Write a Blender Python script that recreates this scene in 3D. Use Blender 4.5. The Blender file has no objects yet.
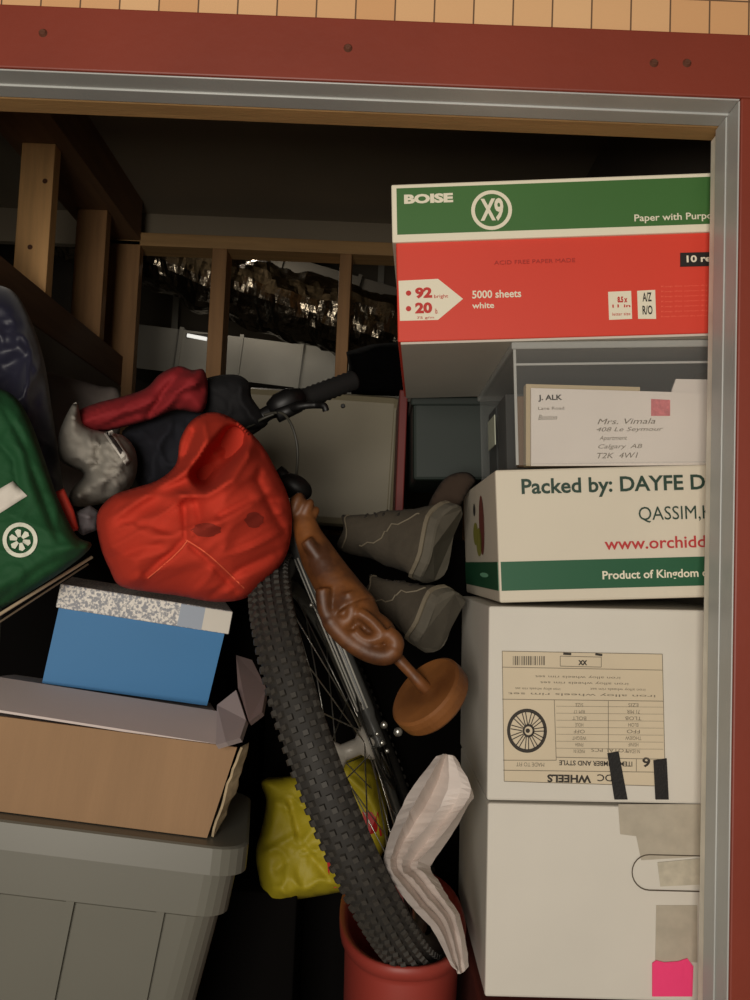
import bpy, bmesh, math, random
from mathutils import Vector, Matrix, noise
random.seed(7)
S = bpy.context.scene
COL = S.collection
R_ = math.radians

# ---------------------------------------------------------------- camera
CAMZ = 0.85
PITCH, ROLL, FPX = R_(4.0), R_(2.35), 900.0
CAM = Vector((0, 0, CAMZ))
FW = Vector((0, math.cos(PITCH), math.sin(PITCH)))
_U0 = Vector((0, -math.sin(PITCH), math.cos(PITCH)))
RT = Vector((1, 0, 0)) * math.cos(ROLL) + _U0 * math.sin(ROLL)
UP = _U0 * math.cos(ROLL) - Vector((1, 0, 0)) * math.sin(ROLL)
cd = bpy.data.cameras.new('camera'); cam = bpy.data.objects.new('camera', cd); COL.objects.link(cam)
cd.sensor_fit = 'VERTICAL'; cd.sensor_height = 24.0; cd.lens = 24.0 * FPX / 1000.0
cd.clip_start = 0.02
mw = Matrix.Identity(4)
for i in range(3):
    mw[i][0] = RT[i]; mw[i][1] = UP[i]; mw[i][2] = -FW[i]; mw[i][3] = CAM[i]
cam.matrix_world = mw
S.camera = cam

# ---------------------------------------------------------------- light
S.view_settings.view_transform = 'Standard'; S.view_settings.look = 'None'
S.view_settings.gamma = 1.0; S.view_settings.exposure = 0.0
try: S.view_settings.use_curve_mapping = False
except Exception: pass
W = bpy.data.worlds.new('world'); S.world = W; W.use_nodes = True
bg = W.node_tree.nodes['Background']; bg.inputs[0].default_value = (1.0, .86, .68, 1); bg.inputs[1].default_value = 0.075
def area(name, loc, target, size, size_y, power, col):
    l = bpy.data.lights.new(name, 'AREA'); l.shape = 'RECTANGLE'; l.size = size; l.size_y = size_y
    l.energy = power; l.color = col
    o = bpy.data.objects.new(name, l); COL.objects.link(o); o.location = loc
    o.rotation_euler = (Vector(target) - Vector(loc)).to_track_quat('-Z', 'Y').to_euler()
    return o
area('corridor_lamp', (-.4, -1.3, .86), (.08, 1.3, .95), .8, 1.1, 45, (1.0, .93, .83))
area('fill_beyond_partition', (-.5, 3.0, 1.95), (-.2, 3.0, 1.2), .25, .08, 3.0, (1.0, .9, .78))  # unseen fill light, added for glints on the foil duct

# ---------------------------------------------------------------- helpers
def ray(px, py): return FW * FPX + RT * (px - 375) - UP * (py - 500)
def P(px, py, y):
    v = ray(px, py); return CAM + v * (y / v.y)
def PZ(px, py, z):
    v = ray(px, py); return CAM + v * ((z - CAMZ) / v.z)
def lin(c):
    if isinstance(c, str): c = tuple(int(c[i:i + 2], 16) for i in (0, 2, 4))
    return tuple(((v / 255 + .055) / 1.055) ** 2.4 if v / 255 > .04045 else v / 255 / 12.92 for v in c) + (1,)
MATS = {}
def mat(name, c, rough=.6, metal=0.0, var=0.0, vscale=8.0, bump=0.0, bscale=200.0, stretch=None, spec=.5, c2=None, sheen=0):
    if name in MATS: return MATS[name]
    m = bpy.data.materials.new(name); m.use_nodes = True
    nt = m.node_tree; b = nt.nodes['Principled BSDF']
    b.inputs['Base Color'].default_value = lin(c); b.inputs['Roughness'].default_value = rough
    b.inputs['Metallic'].default_value = metal; b.inputs['Specular IOR Level'].default_value = spec
    if sheen: b.inputs['Sheen Weight'].default_value = sheen
    tc = nt.nodes.new('ShaderNodeTexCoord'); mp = nt.nodes.new('ShaderNodeMapping')
    nt.links.new(tc.outputs['Object'], mp.inputs['Vector'])
    if stretch: mp.inputs['Scale'].default_value = stretch
    if var > 0 or c2 is not None:
        n = nt.nodes.new('ShaderNodeTexNoise'); n.inputs['Scale'].default_value = vscale; n.inputs['Detail'].default_value = 4
        nt.links.new(mp.outputs[0], n.inputs['Vector'])
        r = nt.nodes.new('ShaderNodeValToRGB'); a = lin(c)
        if c2 is not None: d = lin(c2)
        else: d = tuple(x * (1 - var) for x in a[:3]) + (1,)
        r.color_ramp.elements[0].color = d; r.color_ramp.elements[1].color = a
        r.color_ramp.elements[0].position = .35; r.color_ramp.elements[1].position = .65
        nt.links.new(n.outputs['Fac'], r.inputs[0]); nt.links.new(r.outputs[0], b.inputs['Base Color'])
    if bump > 0:
        n2 = nt.nodes.new('ShaderNodeTexNoise'); n2.inputs['Scale'].default_value = bscale; n2.inputs['Detail'].default_value = 3
        nt.links.new(mp.outputs[0], n2.inputs['Vector'])
        bp = nt.nodes.new('ShaderNodeBump'); bp.inputs['Strength'].default_value = bump; bp.inputs['Distance'].default_value = .004
        nt.links.new(n2.outputs['Fac'], bp.inputs['Height']); nt.links.new(bp.outputs[0], b.inputs['Normal'])
    MATS[name] = m
    return m
def tag(o, label=None, cat=None, group=None, kind=None):
    if label: o['label'] = label
    if cat: o['category'] = cat
    if group: o['group'] = group
    if kind: o['kind'] = kind
    return o
def obj(name, bm, m, parent=None, smooth=False, loc=None):
    """link bm as one mesh object; with loc the vertices (world) are re-based there"""
    me = bpy.data.meshes.new(name)
    if loc is not None: bmesh.ops.translate(bm, vec=-Vector(loc), verts=bm.verts)
    bmesh.ops.recalc_face_normals(bm, faces=bm.faces)
    for f in bm.faces: f.smooth = smooth
    bm.to_mesh(me); bm.free()
    o = bpy.data.objects.new(name, me); COL.objects.link(o)
    for mm in (m if isinstance(m, (list, tuple)) else [m]): me.materials.append(mm)
    if loc is not None: o.location = loc
    if parent: o.parent = parent
    return o
def empty(name, loc, mtx=None):
    o = bpy.data.objects.new(name, None); COL.objects.link(o); o.empty_display_size = .05
    if mtx is not None: o.matrix_world = mtx
    else: o.location = loc
    return o
def bx(bm, x0, x1, y0, y1, z0, z1, bev=0, mi=0):
    n0 = len(bm.faces)
    vs = [bm.verts.new((x, y, z)) for x in (x0, x1) for y in (y0, y1) for z in (z0, z1)]
    fs = [bm.faces.new([vs[i] for i in q]) for q in ((0, 1, 3, 2), (4, 6, 7, 5), (0, 4, 5, 1), (2, 3, 7, 6), (0, 2, 6, 4), (1, 5, 7, 3))]
    for f in fs: f.material_index = mi
    if bev:
        es = list({e for f in fs for e in f.edges})
        bmesh.ops.recalc_face_normals(bm, faces=fs)
        r = bmesh.ops.bevel(bm, geom=es, offset=bev, segments=2, profile=.5, affect='EDGES')
        for f in r['faces']: f.material_index = mi
    return fs
def box_obj(name, dims, m, parent=None, bev=0):
    bm = bmesh.new(); bx(bm, *dims, bev); return obj(name, bm, m, parent)
def slab(bm, quad, nrm, th):
    """solid from a planar loop of points, thickened along nrm"""
    a = [bm.verts.new(p) for p in quad]; b = [bm.verts.new(Vector(p) + Vector(nrm) * th) for p in quad]
    n = len(a); bm.faces.new(a); bm.faces.new(b[::-1])
    for i in range(n): bm.faces.new((a[i], b[i], b[(i + 1) % n], a[(i + 1) % n]))
def tube(bm, pts, rad, seg=8, cap=True):
    pts = [Vector(p) for p in pts]; n = len(pts)
    rads = rad if isinstance(rad, (list, tuple)) else [rad] * n
    rings = []; up = None
    for i, p in enumerate(pts):
        t = (pts[min(i + 1, n - 1)] - pts[max(i - 1, 0)]).normalized()
        if up is None: up = t.orthogonal().normalized()
        up = (up - t * up.dot(t)).normalized(); s = t.cross(up)
        rings.append([bm.verts.new(p + (up * math.cos(2 * math.pi * k / seg) + s * math.sin(2 * math.pi * k / seg)) * rads[i]) for k in range(seg)])
    for a, b in zip(rings, rings[1:]):
        for k in range(seg): bm.faces.new((a[k], a[(k + 1) % seg], b[(k + 1) % seg], b[k]))
    if cap: bm.faces.new(rings[0]); bm.faces.new(rings[-1][::-1])
def spline(pts, n=8):
    pts = [Vector(p) for p in pts]; out = []
    for i in range(len(pts) - 1):
        p0 = pts[max(i - 1, 0)]; p1 = pts[i]; p2 = pts[i + 1]; p3 = pts[min(i + 2, len(pts) - 1)]
        for k in range(n):
            t = k / n
            out.append(.5 * ((2 * p1) + (p2 - p0) * t + (2 * p0 - 5 * p1 + 4 * p2 - p3) * t * t + (3 * p1 - p0 - 3 * p2 + p3) * t ** 3))
    out.append(pts[-1]); return out
def ellipsoid(bm, c, ax, r, seg=16):
    """ax: three unit axes, r: radii"""
    m = Matrix.Identity(4)
    for i in range(3):
        for j in range(3): m[j][i] = ax[i][j] * r[i]
        m[i][3] = c[i]
    bmesh.ops.create_uvsphere(bm, u_segments=seg, v_segments=seg // 2 + 2, radius=1, matrix=m)

class Frame:
    """an upright-ish box frame standing where three corners of its front face are: local x right, y away, z up"""
    def __init__(s, tl, tr, bl):
        tl, tr, bl = Vector(tl), Vector(tr), Vector(bl)
        u = (tr - tl); s.w = u.length; u.normalize()
        v = (tl - bl); v = v - u * v.dot(u); s.h = v.length; v.normalize()
        n = v.cross(u)              # points away from the viewer
        s.u, s.v, s.n = u, v, n; s.o = tl - v * s.h
        s.m = Matrix.Identity(4)
        for i in range(3): s.m[i][0] = u[i]; s.m[i][1] = n[i]; s.m[i][2] = v[i]; s.m[i][3] = s.o[i]
    def xz(s, px, py, off=0):
        d = ray(px, py); o = s.o + s.n * off
        t = (o - CAM).dot(s.n) / d.dot(s.n); q = CAM + d * t - s.o
        return q.dot(s.u), q.dot(s.v)
def face_poly(bm, fr, pix, y=-.0008, th=.0006, mi=0):
    n0 = set(bm.faces)
    pts = [fr.xz(*p) for p in pix]
    a = [bm.verts.new((x, y, z)) for x, z in pts]; b = [bm.verts.new((x, y + th, z)) for x, z in pts]; n = len(a)
    bm.faces.new(a); bm.faces.new(b[::-1])
    for i in range(n): bm.faces.new((a[i], b[i], b[(i + 1) % n], a[(i + 1) % n]))
    for f in bm.faces:
        if f not in n0: f.material_index = mi
def text_to(bm, s, x0, x1, z0, z1, y=-.0015, bold=0.0, rot=False, keep=False, font_shear=0):
    c = bpy.data.curves.new('t', 'FONT'); c.body = s; c.offset = bold; c.resolution_u = 3; c.extrude = .0; c.shear = font_shear
    o = bpy.data.objects.new('t', c); COL.objects.link(o)
    dg = bpy.context.evaluated_depsgraph_get(); me = bpy.data.meshes.new_from_object(o.evaluated_get(dg))
    xs = [v.co.x for v in me.vertices]; ys = [v.co.y for v in me.vertices]
    if xs:
        a, b, p, q = min(xs), max(xs), min(ys), max(ys)
        for v in me.vertices:
            X = (v.co.x - a) / (b - a); Z = (v.co.y - p) / max(q - p, 1e-6)
            if rot: X, Z = 1 - X, 1 - Z
            v.co = (x0 + (x1 - x0) * X, y, z0 + (z1 - z0) * Z)
        bm.from_mesh(me)
    bpy.data.objects.remove(o); bpy.data.meshes.remove(me)
def text_px(bm, fr, s, px0, px1, py0, py1, **k):
    """text fitted on the face between two pixel columns; follows the face's own horizontal"""
    x0, z1 = fr.xz(px0, py0); x1, _ = fr.xz(px1, py0); _, z0 = fr.xz(px0, py1)
    text_to(bm, s, x0, x1, z0, z1, **k)

def inside(p, poly):
    x, y = p; c = False; j = len(poly) - 1
    for i in range(len(poly)):
        xi, yi = poly[i]; xj, yj = poly[j]
        if (yi > y) != (yj > y) and x < (xj - xi) * (y - yi) / (yj - yi) + xi: c = not c
        j = i
    return c
def seg_near(p, a, b):
    ax, ay = a; bx_, by = b; dx, dy = bx_ - ax, by - ay; L = dx * dx + dy * dy
    t = 0 if L == 0 else max(0, min(1, ((p[0] - ax) * dx + (p[1] - ay) * dy) / L))
    q = (ax + dx * t, ay + dy * t); return math.hypot(p[0] - q[0], p[1] - q[1]), q
def near(p, poly, closed=True):
    best = (1e9, None)
    for i in range(len(poly) if closed else len(poly) - 1):
        r = seg_near(p, poly[i], poly[(i + 1) % len(poly)])
        if r[0] < best[0]: best = r
    return best
def smooth_poly(poly, n=4):
    out = []; L = len(poly)
    for i in range(L):
        p0, p1, p2, p3 = [Vector(poly[(i + k) % L]) for k in (-1, 0, 1, 2)]
        for k in range(n):
            t = k / n
            q = .5 * ((2 * p1) + (p2 - p0) * t + (2 * p0 - 5 * p1 + 4 * p2 - p3) * t * t + (3 * p1 - p0 - 3 * p2 + p3) * t ** 3)
            out.append((q.x, q.y))
    return out
def cloth(name, poly, depth, thick, m, step=2.6, edge=26.0, back=.5, folds=.006, fscale=14.0, fdir=None, creases=(), parent=None, seed=0, smooth_out=True, loc=None, sm=True):
    """a heap of cloth: a soft solid body whose outline, thickness and folds are given. depth(px,py)->distance"""
    if smooth_out: poly = smooth_poly(poly)
    df = depth if callable(depth) else (lambda x, y: depth)
    xs = [p[0] for p in poly]; ys = [p[1] for p in poly]
    x0, y0 = min(xs) - step, min(ys) - step
    nx = int((max(xs) - x0) / step) + 3; ny = int((max(ys) - y0) / step) + 3
    cells = [(i, j) for i in range(nx) for j in range(ny) if inside((x0 + (i + .5) * step, y0 + (j + .5) * step), poly)]
    cs = set(cells); vid = {}; bm = bmesh.new(); fr = {}; bk = {}
    cnt = {}
    for i, j in cells:
        for a in ((i, j), (i + 1, j), (i + 1, j + 1), (i, j + 1)): cnt[a] = cnt.get(a, 0) + 1
    for (i, j), n in cnt.items():
        p = (x0 + i * step, y0 + j * step)
        bd = n < 4
        d, q = near(p, poly)
        if bd and d < step * 1.6: p = q; d = 0
        elif bd: d = 0
        k = min(1, d / edge); prof = math.sqrt(max(0, 1 - (1 - k) ** 2)) * (.8 + .2 * k)
        base = df(*p); s = base / FPX
        w = Vector((p[0] / 100 + seed * 3.1, p[1] / 100, seed * 1.7))
        if fdir is not None:
            ca, sa = math.cos(fdir), math.sin(fdir)
            w = Vector(((p[0] * ca + p[1] * sa) / 100 * .35, (-p[0] * sa + p[1] * ca) / 100 * 1.3, seed * 1.7))
        ww = w + noise.noise_vector(w * 1.5) * .25
        ww2 = w * 1.0 + noise.noise_vector(w * 3.1) * .18
        rg_ = lambda v: max(0, 1 - abs(noise.noise(v)) * 3.2) ** 1.6
        nz = (rg_(ww * fscale / 6) * 1.5 + rg_(ww2 * fscale / 3.4 + Vector((7, 3, 1))) * .8 + rg_(ww2 * fscale / 1.8 + Vector((2, 9, 4))) * .25) * folds
        off = -thick * prof + (-nz * min(1, d / 10)) 
        for (cp, amp, wd) in creases:
            dd, _ = near(p, cp, False)
            off += amp * math.exp(-(dd / wd) ** (5 if wd > 11 else 1.35)) * min(1, d / 6 + .0)
        y = base + off
        fr[(i, j)] = bm.verts.new(P(p[0], p[1], y))
        bk[(i, j)] = fr[(i, j)] if d == 0 else bm.verts.new(P(p[0], p[1], base + thick * back * prof + .002))
    for i, j in cells:
        ks = ((i, j), (i + 1, j), (i + 1, j + 1), (i, j + 1))
        for D, o in ((fr, 1), (bk, -1)):
            vs = []
            for a in ks:
                if D[a] not in vs: vs.append(D[a])
            if len(vs) >= 3:
                try: bm.faces.new(vs[::o])
                except ValueError: pass
    bmesh.ops.remove_doubles(bm, verts=bm.verts, dist=1e-5)
    if loc is None:
        c = Vector((0, 0, 0))
        for v in bm.verts: c += v.co
        c /= len(bm.verts); c.z = min(v.co.z for v in bm.verts); loc = c
    return obj(name, bm, m, parent, smooth=sm, loc=loc)

# ---------------------------------------------------------------- materials of the place
M_red = mat('red_paint', (138, 56, 38), .5, var=.12, vscale=5, bump=.08, bscale=60)
M_grey = mat('grey_paint', (186, 188, 184), .4, var=.12, vscale=7)
M_white_edge = mat('white_painted_edge', (244, 238, 222), .55, var=.25, vscale=14)
M_wood = mat('pine', (160, 118, 74), .65, var=.22, vscale=6, stretch=(9, 9, .8), bump=.15, bscale=60)
M_wood_y = mat('pine_length', (184, 144, 92), .65, var=.22, vscale=6, stretch=(.8, 9, 9), bump=.15, bscale=60)
M_wood_d = mat('pine_depth', (176, 132, 86), .65, var=.22, vscale=6, stretch=(9, .8, 9), bump=.15, bscale=60)
M_drywall = mat('drywall', (112, 104, 92), .9, var=.1, vscale=3)
M_dark = mat('dark_masonry', (74, 68, 58), .95, var=.25, vscale=3)
M_floor = mat('concrete', (134, 128, 118), .9, var=.2, vscale=6)

def tile_mat():
    m = bpy.data.materials.new('tan_tile'); m.use_nodes = True; nt = m.node_tree; b = nt.nodes['Principled BSDF']
    tc = nt.nodes.new('ShaderNodeTexCoord'); mp = nt.nodes.new('ShaderNodeMapping'); br = nt.nodes.new('ShaderNodeTexBrick')
    mp.inputs['Rotation'].default_value = (R_(90), 0, 0)
    nt.links.new(tc.outputs['Object'], mp.inputs[0]); nt.links.new(mp.outputs[0], br.inputs['Vector'])
    br.offset = 0.0; br.inputs['Scale'].default_value = 1.0; br.inputs['Brick Width'].default_value = .0485; br.inputs['Row Height'].default_value = .052
    br.inputs['Mortar Size'].default_value = .0012; br.inputs['Mortar Smooth'].default_value = .3
    br.inputs['Color1'].default_value = lin((234, 188, 138)); br.inputs['Color2'].default_value = lin((222, 168, 116)); br.inputs['Mortar'].default_value = lin((110, 82, 58))
    nt.links.new(br.outputs['Color'], b.inputs['Base Color']); b.inputs['Roughness'].default_value = .7
    return m
M_tile = tile_mat()

# ---------------------------------------------------------------- the setting
YD = 1.05
z_r0 = P(375, 82.5, YD).z         # lower edge of the red head casing
z_r1 = P(375, 19, YD).z
x_r = P(736, 500, YD).x
XL = -.93                          # left jamb of the opening, outside the frame
CEIL = P(200, 236, 2.5).z + .004
bm = bmesh.new()
bx(bm, -2.2, XL - .07, YD + .015, YD + .15, 0, 2.5); bx(bm, x_r + .07, 2.2, YD + .015, YD + .15, 0, 2.5)
bx(bm, XL - .07, x_r + .07, YD + .015, YD + .15, z_r0 + .05, 2.5)
tag(obj('wall_front', bm, M_tile), 'tan tiled wall strip above the red door casing', kind='structure')
bm = bmesh.new(); bx(bm, XL - .09, x_r + .09, YD, YD + .02, z_r0, z_r1, .002)
casing = tag(obj('trim_1', bm, M_red), 'red painted board across the top of the doorway', kind='structure')
bm = bmesh.new(); bx(bm, x_r, x_r + .09, YD, YD + .02, 0, z_r0, .002)
tag(obj('trim_2', bm, M_red), 'red painted upright board right of the doorway', kind='structure')
bm = bmesh.new(); bx(bm, XL - .09, XL, YD, YD + .02, 0, z_r0, .002)
tag(obj('trim_3', bm, M_red), kind='structure')
# grey steel door jamb with a stop, head and sides
bm = bmesh.new()
bx(bm, XL, x_r, YD + .004, YD + .062, z_r0 - .0015, z_r0 + .045, .001); bx(bm, XL, x_r, YD + .036, YD + .064, z_r0 - .004, z_r0 + .03, .001)
tag(obj('trim_4', bm, M_grey), 'grey steel head of the door jamb', kind='structure')
bm = bmesh.new(); bx(bm, x_r - .0015, x_r + .045, YD + .004, YD + .06, 0, z_r0 - .002, .001); bx(bm, x_r - .003, x_r + .03, YD + .04, YD + .074, 0, z_r0 - .004, .001)
tag(obj('trim_5', bm, M_grey), 'grey steel upright of the door jamb on the right', kind='structure')
bm = bmesh.new(); bx(bm, XL - .045, XL, YD + .004, YD + .075, 0, z_r0, .003)
tag(obj('trim_6', bm, M_grey), kind='structure')
# pine header behind the jamb and the pale inner edge on the right
bm = bmesh.new(); bx(bm, -1.0, x_r + .06, YD + .066, YD + .104, z_r0 - .004, z_r0 + .09, .002)
tag(obj('trim_7', bm, M_wood_y), 'rough pine header behind the grey door head', kind='structure')
bm = bmesh.new(); bx(bm, x_r - .001, x_r + .055, YD + .076, YD + .096, 0, z_r0 - .008, .002)
tag(obj('trim_8', bm, M_white_edge), 'white inner edge of the right door jamb', kind='structure')
for px, py in ((43, 33), (348, 48), (654, 63), (687, 63)):
    c = P(px, py, YD); bm = bmesh.new()
    r1 = .0055
    for k, (rr, yy) in enumerate(((r1, -.0001), (r1 * .9, -.0022), (r1 * .35, -.0026))): pass
    bmesh.ops.create_cone(bm, cap_ends=True, segments=14, radius1=r1, radius2=r1 * .6, depth=.003, matrix=Matrix.Translation((c.x, YD - .0015, c.z)) @ Matrix.Rotation(R_(90), 4, 'X'))
    bx(bm, c.x - .004, c.x + .004, YD - .0036, YD - .0029, c.z - .0007, c.z + .0007)
    obj('screw', bm, mat('screw_head', (120, 78, 62), .35, .4), casing, smooth=False)
# room shell
bm = bmesh.new(); bx(bm, -2.2, 2.2, -3, 3.7, -.05, 0); tag(obj('floor', bm, M_floor), 'bare concrete floor of the storage room', kind='structure')
bm = bmesh.new(); bx(bm, -2.2, 2.2, YD + .14, 2.62, CEIL + .09, CEIL + .14); bx(bm, -2.2, 2.2, 2.60, 3.7, CEIL + .5, CEIL + .55); bx(bm, -2.2, 2.2, 2.592, 2.62, CEIL - .01, CEIL + .55); tag(obj('ceiling', bm, mat('ceiling_board', (146, 134, 114), .9, var=.15, vscale=2)), 'dark ceiling above the storage room', kind='structure')
bm = bmesh.new(); bx(bm, -2.2, 2.2, 3.6, 3.7, 0, CEIL + .55); tag(obj('wall_back', bm, M_dark), 'dark wall beyond the open stud partition', kind='structure')
bm = bmesh.new(); bx(bm, -1.75, -1.65, YD + .1, 3.6, 0, CEIL + .55); tag(obj('wall_left', bm, mat('blue_grey_wall', (84, 88, 86), .9, var=.2, vscale=3)), 'dim blue-grey wall beyond the left partition', kind='structure')
bm = bmesh.new(); bx(bm, x_r + .08, x_r + .2, YD + .15, 3.6, 0, CEIL + .1); tag(obj('wall_right', bm, M_drywall), kind='structure')

# left stud partition
RAILZ = P(40, 292, 1.91).z
XP0, XP1 = -.815, -.725
bm = bmesh.new(); bx(bm, XP0, XP1, YD + .14, 2.5, 0, RAILZ - .09); tag(obj('wall_left_low', bm, M_drywall), 'grey low wall panel under the left rail', kind='structure')
def beam(name, dims, m, label, cat, group=None):
    x0, x1, y0, y1, z0, z1 = dims; bm = bmesh.new(); bx(bm, x0, x1, y0, y1, z0, z1, .002)
    o = obj(name, bm, m, loc=((x0 + x1) / 2, (y0 + y1) / 2, z0)); return tag(o, label, cat, group, kind='structure')
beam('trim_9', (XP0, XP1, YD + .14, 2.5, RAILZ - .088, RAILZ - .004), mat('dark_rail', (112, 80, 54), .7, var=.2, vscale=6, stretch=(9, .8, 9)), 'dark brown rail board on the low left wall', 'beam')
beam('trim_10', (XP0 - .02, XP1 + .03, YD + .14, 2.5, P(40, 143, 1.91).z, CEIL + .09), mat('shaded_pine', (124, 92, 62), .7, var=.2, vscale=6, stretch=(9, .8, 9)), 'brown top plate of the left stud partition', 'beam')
zt = P(40, 143, 1.91).z
s1 = beam('trim_11', (XP0 + .012, XP1 - .005, 1.91, 1.948, RAILZ - .004, zt), mat('lit_pine', (222, 172, 112), .6, var=.18, vscale=6, stretch=(9, 9, .8), bump=.15, bscale=60), 'lit pine stud nearest the door on the left partition', 'stud')  # paler pine colour stands in for the light falling on this stud
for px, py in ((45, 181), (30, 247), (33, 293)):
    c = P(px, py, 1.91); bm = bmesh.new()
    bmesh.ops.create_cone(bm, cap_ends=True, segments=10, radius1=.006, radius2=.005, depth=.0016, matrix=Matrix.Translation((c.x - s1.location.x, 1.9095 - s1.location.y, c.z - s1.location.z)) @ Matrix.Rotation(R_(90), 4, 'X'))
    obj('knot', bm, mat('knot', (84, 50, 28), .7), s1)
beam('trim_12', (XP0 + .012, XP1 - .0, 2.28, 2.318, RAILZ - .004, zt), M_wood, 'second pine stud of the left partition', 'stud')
beam('trim_13', (XP0 + .03, XP1 + .03, 2.5, 2.538, 0, P(125, 240, 2.5).z), M_wood, 'pine corner post at the back left', 'stud')
# back stud partition
xb1 = P(395, 250, 2.5).x + .6
beam('trim_14', (XP0, xb1, 2.5, 2.59, CEIL - .038, CEIL), M_wood_y, 'pine top plate of the back stud partition', 'beam')
for n, px in ((15, 217), (16, 344)):
    c = P(px, 300, 2.5).x
    beam('trim_%d' % n, (c - .021 if n == 15 else c - .017, c + .021 if n == 15 else c + .017, 2.5, 2.589, 0, CEIL - .038), M_wood,
         'left pine stud of the back partition' if n == 15 else 'right pine stud of the back partition', 'stud')
c = P(480, 300, 2.5).x
beam('trim_17', (c - .019, c + .019, 2.5, 2.589, 0, CEIL - .038), M_wood, None, 'stud')

# ---- things beyond the partition
M_foil = mat('foil', (132, 122, 106), .24, 1.0, bump=.6, bscale=60)
def foil_duct():
    a, b = P(60, 226, 2.78), P(440, 352, 2.9); n = 110; seg = 30
    bm = bmesh.new(); rings = []
    t = (b - a).normalized(); up = Vector((0, 0, 1)); up = (up - t * up.dot(t)).normalized(); s = t.cross(up)
    for i in range(n + 1):
        f = i / n; c = a.lerp(b, f) + up * .012 * math.sin(f * 9); ring = []
        for k in range(seg):
            an = 2 * math.pi * k / seg; d = up * math.cos(an) + s * math.sin(an)
            q = c + d * .12
            r = .11 + .004 * math.sin(f * n / 3.2 * 1.57) + .020 * noise.noise(q * 11) + .010 * noise.noise(q * 28) + .004 * noise.noise(q * 70)
            ring.append(bm.verts.new(c + d * r))
        rings.append(ring)
    for p, q in zip(rings, rings[1:]):
        for k in range(seg): bm.faces.new((p[k], p[(k + 1) % seg], q[(k + 1) % seg], q[k]))
    bm.faces.new(rings[0]); bm.faces.new(rings[-1][::-1])
    return obj('flexible_duct', bm, M_foil, smooth=False, loc=a)
tag(foil_duct(), 'crinkled silver foil duct sagging behind the pine studs', 'duct')
M_sheet = mat('sheet_metal', (118, 116, 108), .5, .6, var=.2, vscale=4)
def duct_box(name, a, b, w, h, label):
    t = (b - a).normalized(); up = Vector((0, 0, 1)); up = (up - t * up.dot(t)).normalized(); s = up.cross(t)
    bm = bmesh.new(); L = (b - a).length; parts = 5
    for i in range(parts):
        p = a + t * (L * i / parts); q = a + t * (L * (i + 1) / parts - .004)
        vs = [bm.verts.new(c + s * sx * w / 2 + up * sz * h / 2) for c in (p, q) for sx, sz in ((-1, -1), (1, -1), (1, 1), (-1, 1))]
        for f in ((0, 1, 2, 3), (7, 6, 5, 4), (0, 4, 5, 1), (1, 5, 6, 2), (2, 6, 7, 3), (3, 7, 4, 0)): bm.faces.new([vs[k] for k in f])
        rr = [bm.verts.new(c + s * sx * (w / 2 + .008) + up * sz * (h / 2 + .008)) for c in (q - t * .01, q + t * .004) for sx, sz in ((-1, -1), (1, -1), (1, 1), (-1, 1))]
        for f in ((0, 1, 2, 3), (7, 6, 5, 4), (0, 4, 5, 1), (1, 5, 6, 2), (2, 6, 7, 3), (3, 7, 4, 0)): bm.faces.new([rr[k] for k in f])
    return tag(obj(name, bm, M_sheet, loc=a), label, 'duct')
sd_ = duct_box('sheet_metal_duct', P(130, 352, 3.35), P(420, 388, 3.35), .25, .16, 'low grey sheet metal duct left of the middle stud')
for k in (.12, .85):
    q = (P(420, 388, 3.35) - P(130, 352, 3.35)) * k; bm = bmesh.new(); bx(bm, q.x - .012, q.x + .012, .128, .131, q.z - .06, CEIL + .5 - sd_.location.z); obj('hanging_strap', bm, M_sheet, sd_)
M_sheet = mat('dull_insulation', (70, 66, 58), .9)
duct_box('insulated_duct', P(60, 222, 3.35), P(430, 330, 3.35), .2, .18, 'dim grey sloping duct above the foil duct')
# small tube lamp seen between the studs
lp = P(197, 337, 2.72); bm = bmesh.new(); tube(bm, [lp + Vector((-.03, 0, .004)), lp + Vector((.03, 0, -.005))], .006, 10)
ml = bpy.data.materials.new('lamp_glow'); ml.use_nodes = True
e = ml.node_tree.nodes['Principled BSDF']; e.inputs['Emission Color'].default_value = (1, .98, .9, 1); e.inputs['Emission Strength'].default_value = .75
lampo = empty('tube_lamp', lp); tag(lampo, 'small bright lamp glowing between the back studs', 'lamp')
bm.verts.ensure_lookup_table(); bmesh.ops.translate(bm, vec=-lp, verts=bm.verts); obj('tube', bm, ml, lampo)
bm = bmesh.new(); bx(bm, -.036, .036, .004, .016, -.002, .012, .002); obj('housing', bm, M_sheet, lampo)

# ---------------------------------------------------------------- right-hand stack of boxes
M_card_w = mat('white_carton', (220, 214, 202), .75, var=.06, vscale=5, bump=.05, bscale=30)
M_card_g = mat('greyish_carton', (205, 199, 186), .8, var=.08, vscale=5)
M_green = mat('green_print', (62, 112, 50), .5, var=.12, vscale=3)
M_redp = mat('red_print', (222, 62, 40), .55, var=.06, vscale=3)
M_cream = mat('cream_print', (236, 228, 204), .6)
M_black = mat('black_print', (24, 22, 20), .5)
M_dgreen = mat('dark_green_print', (20, 88, 54), .55)
M_dtext = mat('dark_text', (34, 62, 48), .6)
M_redtxt = mat('red_text', (190, 52, 52), .6)
M_ink = mat('grey_ink', (120, 110, 94), .7)
M_ink_d = mat('dark_ink', (52, 46, 38), .7)
D = 1.20
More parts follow.
